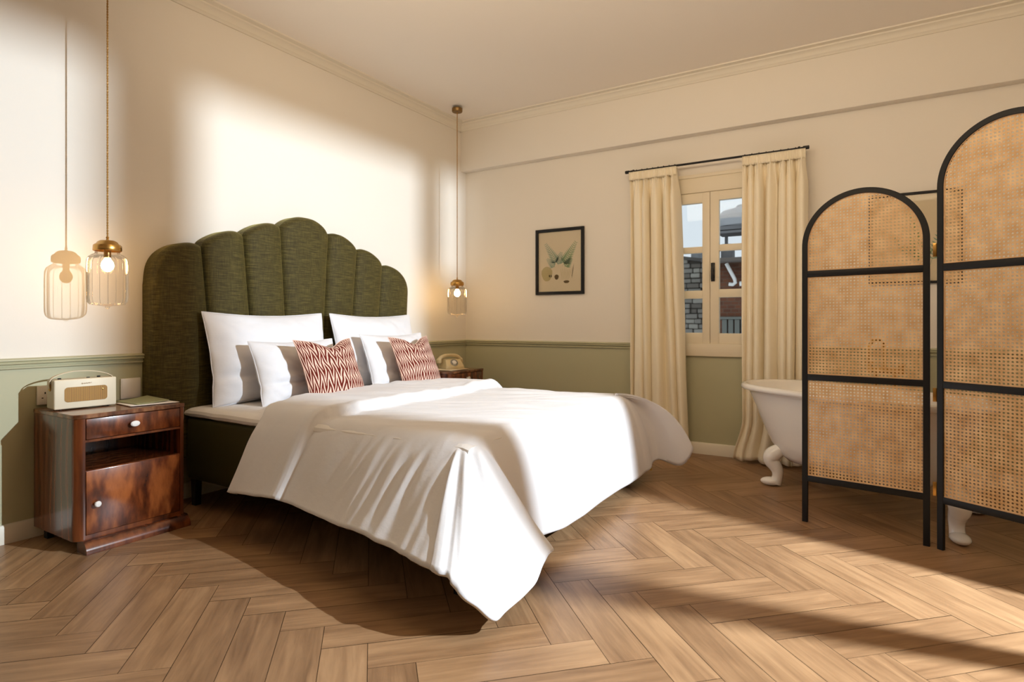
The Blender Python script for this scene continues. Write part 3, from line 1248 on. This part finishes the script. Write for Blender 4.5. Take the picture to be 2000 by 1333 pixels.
HN = [(.70, .78, -3.35, .23), (.90, .86, -3.36, .226), (1.1, 1.10, -3.37, .245), (1.36, 1.335, -3.38, .259), (1.64, 1.645, -3.42, .247), (1.92, 1.963, -3.47, .245), (2.12, 2.215, -3.52, .24), (2.27, 2.408, -3.56, .234),
      (2.27 + .12, 2.52, -3.58, .222), (2.27 + .19, 2.575, -3.575, .185), (2.27 + .255, 2.635, -3.535, .125), (2.27 + .30, 2.68, -3.485, .060), (2.27 + .33, 2.69, -3.43, .075), (2.27 + .40, 2.70, -3.26, .115), (2.27 + .50, 2.67, -3.05, .155), (2.27 + .57, 2.61, -2.93, .14), (2.27 + .60, 2.55, -2.89, .15),
      (2.93, 2.49, -2.95, .14), (3.02, 2.48, -2.88, .13), (3.45, 2.50, -2.50, .10), (3.87, 2.49, -2.1, .10), (4.2, 2.48, -1.76, .10), (4.5, 2.475, -1.40, .09),
      (4.6, 2.47, -1.24, .10), (4.72, 2.475, -1.10, .13), (4.77, 2.52, -1.04, .15), (4.84, 2.64, -1.04, .12), (4.90, 2.70, -1.03, .17), (4.95, 2.735, -1.00, .25), (5.0, 2.68, -.94, .21), (5.08, 2.58, -.93, .19),
      (5.2, 2.42, -.97, .19), (5.5, 2.15, -1.00, .21), (7.0, .7, -1.02, .24)]
# perimeter parameter: near side p=X; corner 2.27..2.87; foot p=2.87+(Y-YN); far corner 4.60..5.0; far side p=5.0+(XE-X)
PF = 2.87 + (YFr - YN)


def anchor(p):
    if p <= XE:
        return Vector((p, YN, 0)), -math.pi / 2
    if p <= 2.87:
        return Vector((XE, YN, 0)), -math.pi / 2 * (1 - (p - XE) / .6)
    if p <= PF:
        return Vector((XE, YN + p - 2.87, 0)), 0.0
    if p <= PF + .4:
        return Vector((XE, YFr, 0)), math.pi / 2 * (p - PF) / .4
    return Vector((XE - (p - PF - .4), YFr, 0)), math.pi / 2


def ztop(x, y):
    z = .640 + .010 * noise.noise(Vector((x * 1.7, y * 1.3, 5)))
    z += .012 * sstep(1.5, .8, x)
    # gentle long creases running along the bed
    z += .013 * noise.noise(Vector((x * 1.6 + y * 1.1, (y - x * .35) * 7.5, 9)))
    z += .007 * noise.noise(Vector((x * 4, (y - x * .5) * 15, 1)))
    return z


def surf(X, Y):
    a, b, c_ = max(0, X - XE), max(0, YN - Y), max(0, Y - YFr)
    ta, tb, tc = a / AH, b / BH, c_ / CH
    if a == 0 and b == 0 and c_ == 0:
        return Vector((X, Y, ztop(X, Y))), 0, X
    if b > 0 and a == 0:
        p, t_ = X, tb
    elif b > 0:
        p, t_ = XE + .6 * math.atan2(ta, tb) / (math.pi / 2), max(ta, tb)
    elif c_ > 0 and a == 0:
        p, t_ = PF + .4 + (XE - X), tc
    elif c_ > 0:
        p, t_ = PF + .4 * math.atan2(tc, ta) / (math.pi / 2), max(ta, tc)
    else:
        p, t_ = 2.87 + (Y - YN), ta
    A, an = anchor(p)
    out = Vector((math.cos(an), math.sin(an), 0))
    Hp = interp(HN, p)
    A = Vector((A.x, A.y, ztop(A.x, A.y)))
    P0, P3 = A, Vector(Hp)
    P1 = A + out * .125
    P2 = A + out * .150 + Vector((0, 0, -.16))
    P2 = P2.lerp(P3, .18)
    far = sstep(PF - .35, PF + .15, p) * (1 - sstep(PF + .5, PF + .9, p))
    dxy = Vector((P3.x - A.x, P3.y - A.y, 0))
    P1 = P1.lerp(A + dxy * .45 + Vector((0, 0, .01)), far)
    P2 = P2.lerp(A + dxy * .80 + Vector((0, 0, -.10)), far)
    u = t_
    P = (1 - u)**3 * P0 + 3 * (1 - u)**2 * u * P1 + 3 * (1 - u) * u * u * P2 + u**3 * P3
    # folds of the hanging sides
    if p <= 2.30:
        k = (X * 1.0 + t_ * .16)
        am = .004 * sstep(.15, .9, t_) * (.5 + .8 * abs(noise.noise(Vector((X * 2.2, 3, 1)))))
        P += out * am * (noise.noise(Vector((k * 9, t_ * .8, 7))) * 1.5)
        P += out * (.003 + .008 * sstep(1.5, 2.2, X)) * sstep(.05, .5, t_) * noise.noise(Vector((k * 22, t_ * 1.5, 17)))
        P.z += .010 * t_**4 * noise.noise(Vector((X * 6, 0, 0)))
    elif p < 2.9:
        P += out * .020 * sstep(.12, .7, t_) * math.sin((p - XE) * 36) * (1 - .4 * t_)
        P += out * .006 * noise.noise(Vector((p * 30, t_ * 2, 3))) * t_
    elif p < PF:
        P += out * .010 * sstep(.2, 1, t_) * noise.noise(Vector(((Y + .12 * t_) * 5.0, t_ * .8, 4)))
    else:
        P += out * .018 * t_ * math.sin(p * 26)
    return P, t_, p


NI, NJ = 300, 250
P_ = []
for i in range(NI + 1):
    row = []
    s = i / NI
    for j in range(NJ + 1):
        Y = (YN - BH) + (YFr - YN + BH + CH) * j / NJ
        xs = x0(Y)
        # fine rows across the curled head edge and the end of the turned-back band
        L = XE + AH - xs
        if s < .12:
            X = xs + .08 * (s / .12)
        else:
            X = xs + .08 + (L - .08) * (s - .12) / .88
        P, t_, p = surf(X, Y)
        row.append((P, X - xs, X, Y, t_, p))
    P_.append(row)
pos = []
for i in range(NI + 1):
    row = []
    for j in range(NJ + 1):
        P, s, X, Y, t_, p = P_[i][j]
        a = P_[min(i + 1, NI)][j][0] - P_[max(i - 1, 0)][j][0]
        b = P_[i][min(j + 1, NJ)][0] - P_[i][max(j - 1, 0)][0]
        n_ = a.cross(b)
        n_ = n_.normalized() if n_.length > 1e-9 else Vector((0, 0, 1))
        xf = 1.36 - .10 * (Y + 3.3) / 2.2 + .012 * noise.noise(Vector((Y * 5, 1, 1)))
        if Y < -3.0:
            xf -= .03 * t_
        band = 1 - sstep(xf - .006, xf + .008, X)
        th = (.042 - .018 * min(1, t_ * 3)) * band
        th += .012 * band * noise.noise(Vector((X * 4, Y * 3, 8)))
        th += .016 * math.exp(-((X - xf - .03) / .05) ** 2) * -.35 * (X > xf)
        th += .012 * band * math.exp(-((X - xf + .035) / .03) ** 2)
        # curl at the head edge
        c_ = min(1, s / .055)
        curl = math.sqrt(max(0, 1 - (1 - c_) ** 2))
        lift = -.045 + (.045 + th) * curl
        if s < .055:
            q = P + n_ * (th * curl - .052 * (1 - curl))
            q.x -= .012 * math.sin(math.pi * c_)
        else:
            q = P + n_ * th
        row.append(q)
    pos.append(row)
near = [(i, j) for i in range(1, NI) for j in range(1, NJ) if P_[i][j][2] > XE - .06 and P_[i][j][3] < YN + .05 and P_[i][j][4] < .30]
for it in range(40):
    upd = [(pos[i - 1][j] + pos[i + 1][j] + pos[i][j - 1] + pos[i][j + 1]) / 4 for i, j in near]
    for (i, j), q in zip(near, upd):
        pos[i][j] = q
bm = NB()
add_grid(bm, pos)
dv = obj('duvet', bm, M['linen'], auto=0, fix=False)
md = dv.modifiers.new('thickness', 'SOLIDIFY')
md.thickness = .014
md.offset = -1
bm = None
tag(dv, 'white duvet folded back below the pillows, its near corner draping to the floor', 'duvet')
bm = NB()
add_tube(bm, [(2.45, -1.10, .20), (2.455, -1.095, .15), (2.46, -1.09, .11), (2.455, -1.10, .075)], .004, 6)
add_tube(bm, [(2.46, -1.09, .12), (2.465, -1.11, .08)], .003, 6)
obj('yellow_tie', bm, mat('yellow ribbon', lin(214, 170, 50), .6), dv)['label'] = 'small yellow ribbon tie hanging from the hem'

# ------------------------------------------------------------------ pillows and cushions
def stuffed(asp, seed):
    """a filled cover: two faces joined along a seam that draws in between the corners"""
    NI_, NJ_ = int(34 * asp), 34
    idx, vs, uvs = {}, [], []
    for side in (0, 1):
        for i in range(NI_):
            for j in range(NJ_):
                edge = i in (0, NI_ - 1) or j in (0, NJ_ - 1)
                if side and edge:
                    idx[1, i, j] = idx[0, i, j]
                    continue
                u, v = 2 * i / (NI_ - 1) - 1, 2 * j / (NJ_ - 1) - 1
                u, v = math.sin(u * 1.35) / math.sin(1.35), math.sin(v * 1.35) / math.sin(1.35)
                x = u * (1 - .075 * (1 - v * v) ** 1.2 / asp)
                y = v * (1 - .085 * (1 - u * u) ** 1.2)
                q = max(0, 1 - abs(u) ** 2.4) * max(0, 1 - abs(v) ** 2.4)
                z = q ** .52
                # puckers running in from the seam
                eu, ev = (1 - abs(u)) * asp, 1 - abs(v)
                pk = math.exp(-eu / .16) * math.cos(v * 13 + 3 * noise.noise(Vector((v * 4, seed, side))))
                pk += math.exp(-ev / .16) * math.cos(u * asp * 13 + 3 * noise.noise(Vector((u * 4, side, seed))))
                z *= 1 + .13 * pk
                # tension lines towards the corners
                cr = math.exp(-((eu - ev) / .16) ** 2) * math.exp(-min(eu, ev) / .5)
                z *= 1 - .16 * cr * (1 if side else .8)
                idx[side, i, j] = len(vs)
                vs.append((x, y, z if side == 0 else -z))
                uvs.append((i / (NI_ - 1), j / (NJ_ - 1)))
    fs = []
    for side in (0, 1):
        for i in range(NI_ - 1):
            for j in range(NJ_ - 1):
                q = [idx[side, i, j], idx[side, i + 1, j], idx[side, i + 1, j + 1], idx[side, i, j + 1]]
                fs.append(q if side == 0 else q[::-1])
    seam = [idx[0, i, 0] for i in range(NI_)] + [idx[0, NI_ - 1, j] for j in range(1, NJ_)] + [idx[0, i, NJ_ - 1] for i in range(NI_ - 2, -1, -1)] + [idx[0, 0, j] for j in range(NJ_ - 2, 0, -1)]
    return vs, fs, seam, uvs


def pillow(name, label, key, w_, h_, t_, bottom, tilt, rz, m, dent=0, seed=0, group=None, crush=0.0, cat='pillow', cinch=0.0):
    """bottom: world point under the middle of the lower edge; tilt leans the top towards the headboard (-x)"""
    vs, fs, seam, uvs = stuffed(key, seed)
    mx = max(v[0] for v in vs)
    my = max(v[1] for v in vs)
    mz = max(v[2] for v in vs)
    out = []
    for x, y, z in vs:
        u, v, d = x / mx, y / my, z / mz
        X, Y, Z = u * w_ / 2, (v + 1) * h_ / 2, d * t_ / 2
        if dent:
            g_ = math.exp(-((u - .12) / .38) ** 2) * sstep(.45, 1, (v + 1) / 2)
            Y -= dent * g_
            Z += .35 * dent * g_ * (1 if d > 0 else -.4)
        # the stuffing sinks to the lower edge
        Z *= 1 + .25 * (1 - (v + 1) / 2) - .12
        if cinch:
            vv = (v + 1) / 2
            Z *= 1 - cinch * math.exp(-((vv - .30) / .035) ** 2)
            X += cinch * .02 * math.exp(-((vv - .30) / .06) ** 2) * (1 if u < 0 else -1) * abs(u) ** 4
        Y *= 1 - crush * (1 - abs(u)) * .3
        nn = noise.noise(Vector((u * 2.2 + seed, v * 2.2, seed)))
        n2 = noise.noise(Vector((u * 5 + seed, v * 5 + u * 3, seed + 4)))
        n3 = abs(noise.noise(Vector((u * 3 + v * 5 + seed, v * 9 - u * 4, seed + 8))))
        Z += (.016 * nn + .011 * n2 - .010 * n3) * (1 - abs(u) ** 4) * (1 - abs(v) ** 4) * (1 if d > 0 else -1)
        X += .010 * nn * v * v
        # local frame: X -> width along world y, Y -> up the tilt, Z -> facing +x
        px, py, pz = Z, X, Y
        ca, sa = math.cos(tilt), math.sin(tilt)
        qx, qz = px * ca - pz * sa, px * sa + pz * ca
        cz, sz = math.cos(rz), math.sin(rz)
        out.append(Vector((qx * cz - py * sz, qx * sz + py * cz, qz)))
    zmin = min(p.z for p in out)
    out = [p - Vector((0, 0, zmin)) for p in out]
    me = bpy.data.meshes.new(name)
    me.from_pydata([tuple(p) for p in out], [], fs)
    uvl_ = me.uv_layers.new(name='UVMap')
    for lp in me.loops:
        uvl_.data[lp.index].uv = uvs[lp.vertex_index]
    me.polygons.foreach_set('use_smooth', [True] * len(me.polygons))
    me.materials.append(m)
    o = bpy.data.objects.new(name, me)
    C.objects.link(o)
    o.location = bottom
    sb = o.modifiers.new('s', 'SUBSURF')
    sb.levels = sb.render_levels = 1
    tag(o, label, cat, group)
    bm = NB()
    pts = [out[k] for k in seam] + [out[seam[0]]]
    add_tube(bm, pts, .0028, 6, cap=False)
    ob = obj('piping', bm, m, o)
    return o


pillow('pillow', 'large white pillow against the headboard, nearest the radio nightstand', 1.5, .96, .62, .21, (.315, -2.63, .612), R(12), R(0), M['pillow'], seed=1, cinch=.35)
pillow('pillow', 'large white pillow against the headboard, nearest the telephone nightstand', 1.5, .97, .62, .21, (.315, -1.60, .612), R(12), R(2), M['pillow'], seed=5, cinch=.2)
pillow('pillow', 'smaller white pillow leaning on the left large pillow, behind the left zigzag cushion', 1.5, .72, .44, .19, (.545, -2.575, .612), R(19), R(3), M['pillow'], seed=9, cinch=.35)
pillow('pillow', 'smaller white pillow leaning on the right large pillow, behind the right zigzag cushion', 1.5, .76, .47, .19, (.545, -1.58, .612), R(19), R(2), M['pillow'], seed=13, cinch=.25)
pillow('cushion', 'red and cream zigzag cushion on the left half of the bed', 1.1, .54, .44, .15, (.76, -2.47, .625), R(22), R(6), M['zigzag'], dent=.055, seed=21, cat='cushion', group='zigzag scatter cushions')
pillow('cushion', 'red and cream zigzag cushion on the right half of the bed', 1.1, .50, .44, .15, (.76, -1.60, .625), R(22), R(4), M['zigzag'], dent=.06, seed=27, cat='cushion', group='zigzag scatter cushions')

# ------------------------------------------------------------------ bathtub
A1 = Vector((3.36, -.62))
AX = Vector((.83, -.56)).normalized()
NRM = Vector((-AX.y, AX.x))      # towards the back wall
A2 = A1 + AX * .86
MID = (A1 + A2) / 2
tub = thing('bathtub', 'white freestanding roll top bathtub on claw feet, half hidden by the cane screen', 'bathtub', (MID.x, MID.y, 0))


def ring(dl, dw, z, n=72, rad=.37):
    """stadium outline in the tub frame, ends pulled in by dl, sides by dw"""
    pts = []
    hl = .43
    for k in range(n):
        a = 2 * math.pi * k / n
        r_ = rad - dw
        cx_ = (hl - (dl - dw)) * (1 if math.cos(a) > 0 else -1)
        ex = abs(math.cos(a)) ** .15 * (1 if math.cos(a) > 0 else -1)
        p = AX * (ex * (hl - dl + dw) + r_ * math.cos(a)) + NRM * (r_ * math.sin(a))
        pts.append((MID.x + p.x, MID.y + p.y, z))
    return pts


bm = NB()
outer = [(.010, .010, .668), (.045, .045, .655), (.055, .05, .64), (.10, .075, .55), (.16, .105, .42), (.22, .13, .31), (.28, .16, .23), (.34, .21, .185), (.42, .28, .17)]
inner = [(.045, .045, .690), (.065, .062, .66), (.12, .09, .55), (.18, .12, .42), (.26, .16, .30), (.34, .21, .24), (.42, .28, .225)]
rows = [ring(*r) for r in outer[::-1]]
rim = [(-.004, -.004, .672), (-.010, -.010, .686), (-.004, -.004, .702), (.012, .012, .710), (.030, .030, .706)]
rows += [ring(*r) for r in rim]
rows += [ring(*r) for r in inner]
V_ = add_grid(bm, rows, close_j=True)
bm.faces.new(V_[0][::-1])
bm.faces.new(V_[-1])
obj('tub_shell', bm, M['enamel'], tub, True, auto=60)
for (fx, fy, od) in ((3.245, -.765, Vector((-1, -.1))), (4.215, -1.425, Vector((.25, -1))), (3.52, -.36, Vector((-.3, 1))), (4.34, -.80, Vector((1, .3)))):
    od = od.normalized()
    F_ = Vector((fx, fy))
    bm = NB()
    path = [(-.055, .29), (-.02, .25), (.018, .215), (.028, .18), (.005, .145), (-.012, .11), (-.014, .075), (-.008, .045), (0, .02)]
    rr = [.034, .048, .056, .052, .046, .040, .036, .037, .040]
    tab = [(k, a, b, r_) for k, ((a, b), r_) in enumerate(zip(path, rr))]
    pts, rads = [], []
    for q in range(33):
        v = interp(tab, q * 8 / 32)
        pts.append((F_.x + od.x * v[0], F_.y + od.y * v[0], v[1]))
        rads.append(v[2])
    add_tube(bm, pts, rads, 16)
    # toe pad
    rows = []
    for k in range(15):
        a = math.pi * k / 14
        c_, s_ = math.cos(a), math.sin(a)
        row = []
        for q in range(20):
            b = 2 * math.pi * q / 20
            u_ = .030 - .068 * c_
            wd = .046 * s_
            hh = .030 + .030 * s_ * math.sin(b)
            lat = wd * math.cos(b)
            row.append((F_.x + od.x * u_ - od.y * lat, F_.y + od.y * u_ + od.x * lat, max(.0005, hh)))
        rows.append(row)
    add_grid(bm, rows, close_j=True)
    obj('claw_foot', bm, M['enamel'], tub, True, auto=60)

fx_ = thing('bath_tap', 'brass freestanding bath tap with curved spout behind the tub', 'tap', (3.90, -.50, 0))
bm = NB()
for d in (-.07, .07):
    p = Vector((3.90, -.50)) + AX * d
    add_tube(bm, [(p.x, p.y, 0), (p.x, p.y, .82)], .012, 12)
    add_lathe(bm, [(.03, 0), (.03, .006), (.012, .012)], p.x, p.y, 16)
p, q = Vector((3.90, -.50)) - AX * .10, Vector((3.90, -.50)) + AX * .10
add_tube(bm, [(p.x, p.y, .82), (q.x, q.y, .82)], .017, 12)
obj('stand_pipe', bm, M['brass'], fx_, True)
bm = NB()
pts = []
for k in range(20):
    a = math.pi * k / 19
    o_ = .085 - .085 * math.cos(a)
    pts.append((3.90 - NRM.x * o_, -.50 - NRM.y * o_, .95 + .085 * math.sin(a)))
pts = [(3.90, -.50, .82)] + pts + [(pts[-1][0], pts[-1][1], .90)]
add_tube(bm, pts, .011, 12)
obj('spout', bm, M['brass'], fx_, True)
for d in (-.11, .11):
    bm = NB()
    p = Vector((3.90, -.50)) + AX * d
    add_tube(bm, [(p.x, p.y, .80), (p.x, p.y, .86)], .016, 12)
    add_tube(bm, [(p.x - AX.x * .03, p.y - AX.y * .03, .868), (p.x + AX.x * .03, p.y + AX.y * .03, .868)], .006, 8)
    add_tube(bm, [(p.x - NRM.x * .03, p.y - NRM.y * .03, .868), (p.x + NRM.x * .03, p.y + NRM.y * .03, .868)], .006, 8)
    obj('tap_handle', bm, M['brass'], fx_, True)

# ------------------------------------------------------------------ cane folding screen
scr = thing('folding_screen', 'black framed folding screen with arched woven cane panels in front of the bathtub', 'folding screen', (4.10, -1.575, 0))


def clip(poly, p, d):
    """segment of the line p + t d inside a convex counter-clockwise polygon"""
    t0, t1 = -1e9, 1e9
    n = len(poly)
    for i in range(n):
        a, b = poly[i], poly[(i + 1) % n]
        ex, ez = b[0] - a[0], b[1] - a[1]
        nx, nz = -ez, ex
        num = (a[0] - p[0]) * nx + (a[1] - p[1]) * nz
        den = d[0] * nx + d[1] * nz
        if abs(den) < 1e-12:
            if num > 0:
                return None
            continue
        t_ = num / den
        if den > 0:
            t0 = max(t0, t_)
        else:
            t1 = min(t1, t_)
    return (t0, t1) if t1 - t0 > .004 else None


def panel(start, ang, Wd, apex, root):
    pn = bpy.data.objects.new('panel', None)
    pn.empty_display_size = .1
    C.objects.link(pn)
    pn.parent = root
    pn.location = Vector((start[0], start[1], 0)) - root.location
    pn.rotation_euler = (0, 0, ang)
    sw, th = .029, .011
    r_out = Wd / 2
    zs = apex - r_out
    cxp = Wd / 2
    # stiles and arch in one bent frame
    bm = NB()
    inner_, outer_ = [], []
    na = 48
    for q in range(na + 1):
        a = math.pi - math.pi * q / na
        outer_.append((cxp + r_out * math.cos(a), zs + r_out * math.sin(a)))
        inner_.append((cxp + (r_out - sw) * math.cos(a), zs + (r_out - sw) * math.sin(a)))
    outer_ = [(0, 0)] + outer_ + [(Wd, 0)]
    inner_ = [(sw, 0)] + inner_ + [(Wd - sw, 0)]
    rows = []
    for (ox, oz), (ix, iz) in zip(outer_, inner_):
        c_ = .002
        dx, dz = (ix - ox), (iz - oz)
        l_ = math.hypot(dx, dz)
        dx, dz = dx / l_ * c_, dz / l_ * c_
        rows.append([(ox, -th + c_, oz), (ox + dx, -th, oz + dz), (ix - dx, -th, iz - dz), (ix, -th + c_, iz),
                     (ix, th - c_, iz), (ix - dx, th, iz - dz), (ox + dx, th, oz + dz), (ox, th - c_, oz)])
    V_ = add_grid(bm, rows, close_j=True)
    bm.faces.new(V_[0][::-1])
    bm.faces.new(V_[-1])
    fr = obj('arched_frame', bm, M['black'], pn)
    rails = [.252, .835, 1.428]
    for z in rails:
        bm = NB()
        add_box(bm, (sw - .001, -th + .001, z - .017), (Wd - sw + .001, th - .001, z + .017), .0015)
        obj('rail', bm, M['black'], pn)
    # three woven fields
    rin = r_out - sw
    fields = [[(sw, rails[0] + .017), (Wd - sw, rails[0] + .017), (Wd - sw, rails[1] - .017), (sw, rails[1] - .017)],
              [(sw, rails[1] + .017), (Wd - sw, rails[1] + .017), (Wd - sw, rails[2] - .017), (sw, rails[2] - .017)],
              [(sw, rails[2] + .017), (Wd - sw, rails[2] + .017)] + [(cxp + rin * math.cos(math.pi * q / 40), zs + rin * math.sin(math.pi * q / 40)) for q in range(41)]]
    pt = .0172
    sr, rt2 = .0017, math.sqrt(.5)
    for poly in fields:
        bm = NB()
        xs = [p[0] for p in poly]
        zsr = [p[1] for p in poly]
        x_0, x_1, z_0, z_1 = min(xs), max(xs), min(zsr), max(zsr)
        lines = []
        k = 0
        x = x_0 + .004
        while x < x_1:
            for o_ in (-.0023, .0023):
                lines.append(((x + o_, z_0), (0, 1), .0004, sr))
            x += pt
        z = z_0 + .004
        while z < z_1:
            for o_ in (-.0023, .0023):
                lines.append(((x_0, z + o_), (1, 0), -.0008, sr))
            z += pt
        n_ = int(((x_1 - x_0) + (z_1 - z_0)) / pt) + 3
        for k in range(-1, n_):
            c_ = (k + .5) * pt
            lines.append(((x_0 + .004 + c_, z_0 + .004), (-rt2, rt2), -.0018, .0014))
            lines.append(((x_0 + .004, z_1 - (k + .5) * pt + ((z_0 + .004 - z_1) % pt)), (rt2, rt2), .0016, .0014))
            if k < (x_1 - x_0) / pt + 1:
                pass
        # the rising diagonals that start on the lower edge
        for k in range(0, int((x_1 - x_0) / pt) + 2):
            lines.append(((x_0 + .004 + (k + .5) * pt, z_0 + .004), (rt2, rt2), .0016, .0014))
        seen = set()
        for p, d, yo, hw in lines:
            if d[0] == rt2:
                key_ = round((p[1] - p[0]) / (pt / 4))
                if key_ in seen:
                    continue
                seen.add(key_)
            r_ = clip(poly, p, d)
            if not r_:
                continue
            a = Vector((p[0] + d[0] * r_[0], p[1] + d[1] * r_[0]))
            b = Vector((p[0] + d[0] * r_[1], p[1] + d[1] * r_[1]))
            s_ = Vector((-d[1], d[0])) * hw
            e_ = .0004
            q4 = [a - s_, a + s_, b + s_, b - s_]
            f0 = [bm.verts.new((v.x, yo - e_, v.y)) for v in q4]
            f1 = [bm.verts.new((v.x, yo + e_, v.y)) for v in q4]
            bm.faces.new(f0[::-1])
            bm.faces.new(f1)
            bm.faces.new((f0[0], f0[3], f1[3], f1[0]))
            bm.faces.new((f0[1], f1[1], f1[2], f0[2]))
        fld = obj('cane_webbing', bm, M['cane'], pn, auto=0)
        bm = NB()
        cc = Vector((sum(xs) / len(xs), sum(zsr) / len(zsr)))
        loop = [(cc.x + (p[0] - cc.x) * .9945, cc.y + (p[1] - cc.y) * .9945) for p in poly]
        rws = []
        for x, z in loop + [loop[0]]:
            rws.append((x, -.004, z))
        add_tube(bm, rws, .0022, 6, cap=False)
        obj('bead', bm, M['canebead'], fld)
    return pn


panel((3.487, -1.480), math.atan2(-.092, .60), .607, 1.885, scr)
panel((4.119, -1.586), math.atan2(-.53, .85), .607, 2.135, scr)
for z in (.30, .78, 1.52):
    bm = NB()
    add_box(bm, (4.098, -1.584, z - .035), (4.118, -1.573, z + .035), .001)
    obj('hinge', bm, M['brass'], scr, True)
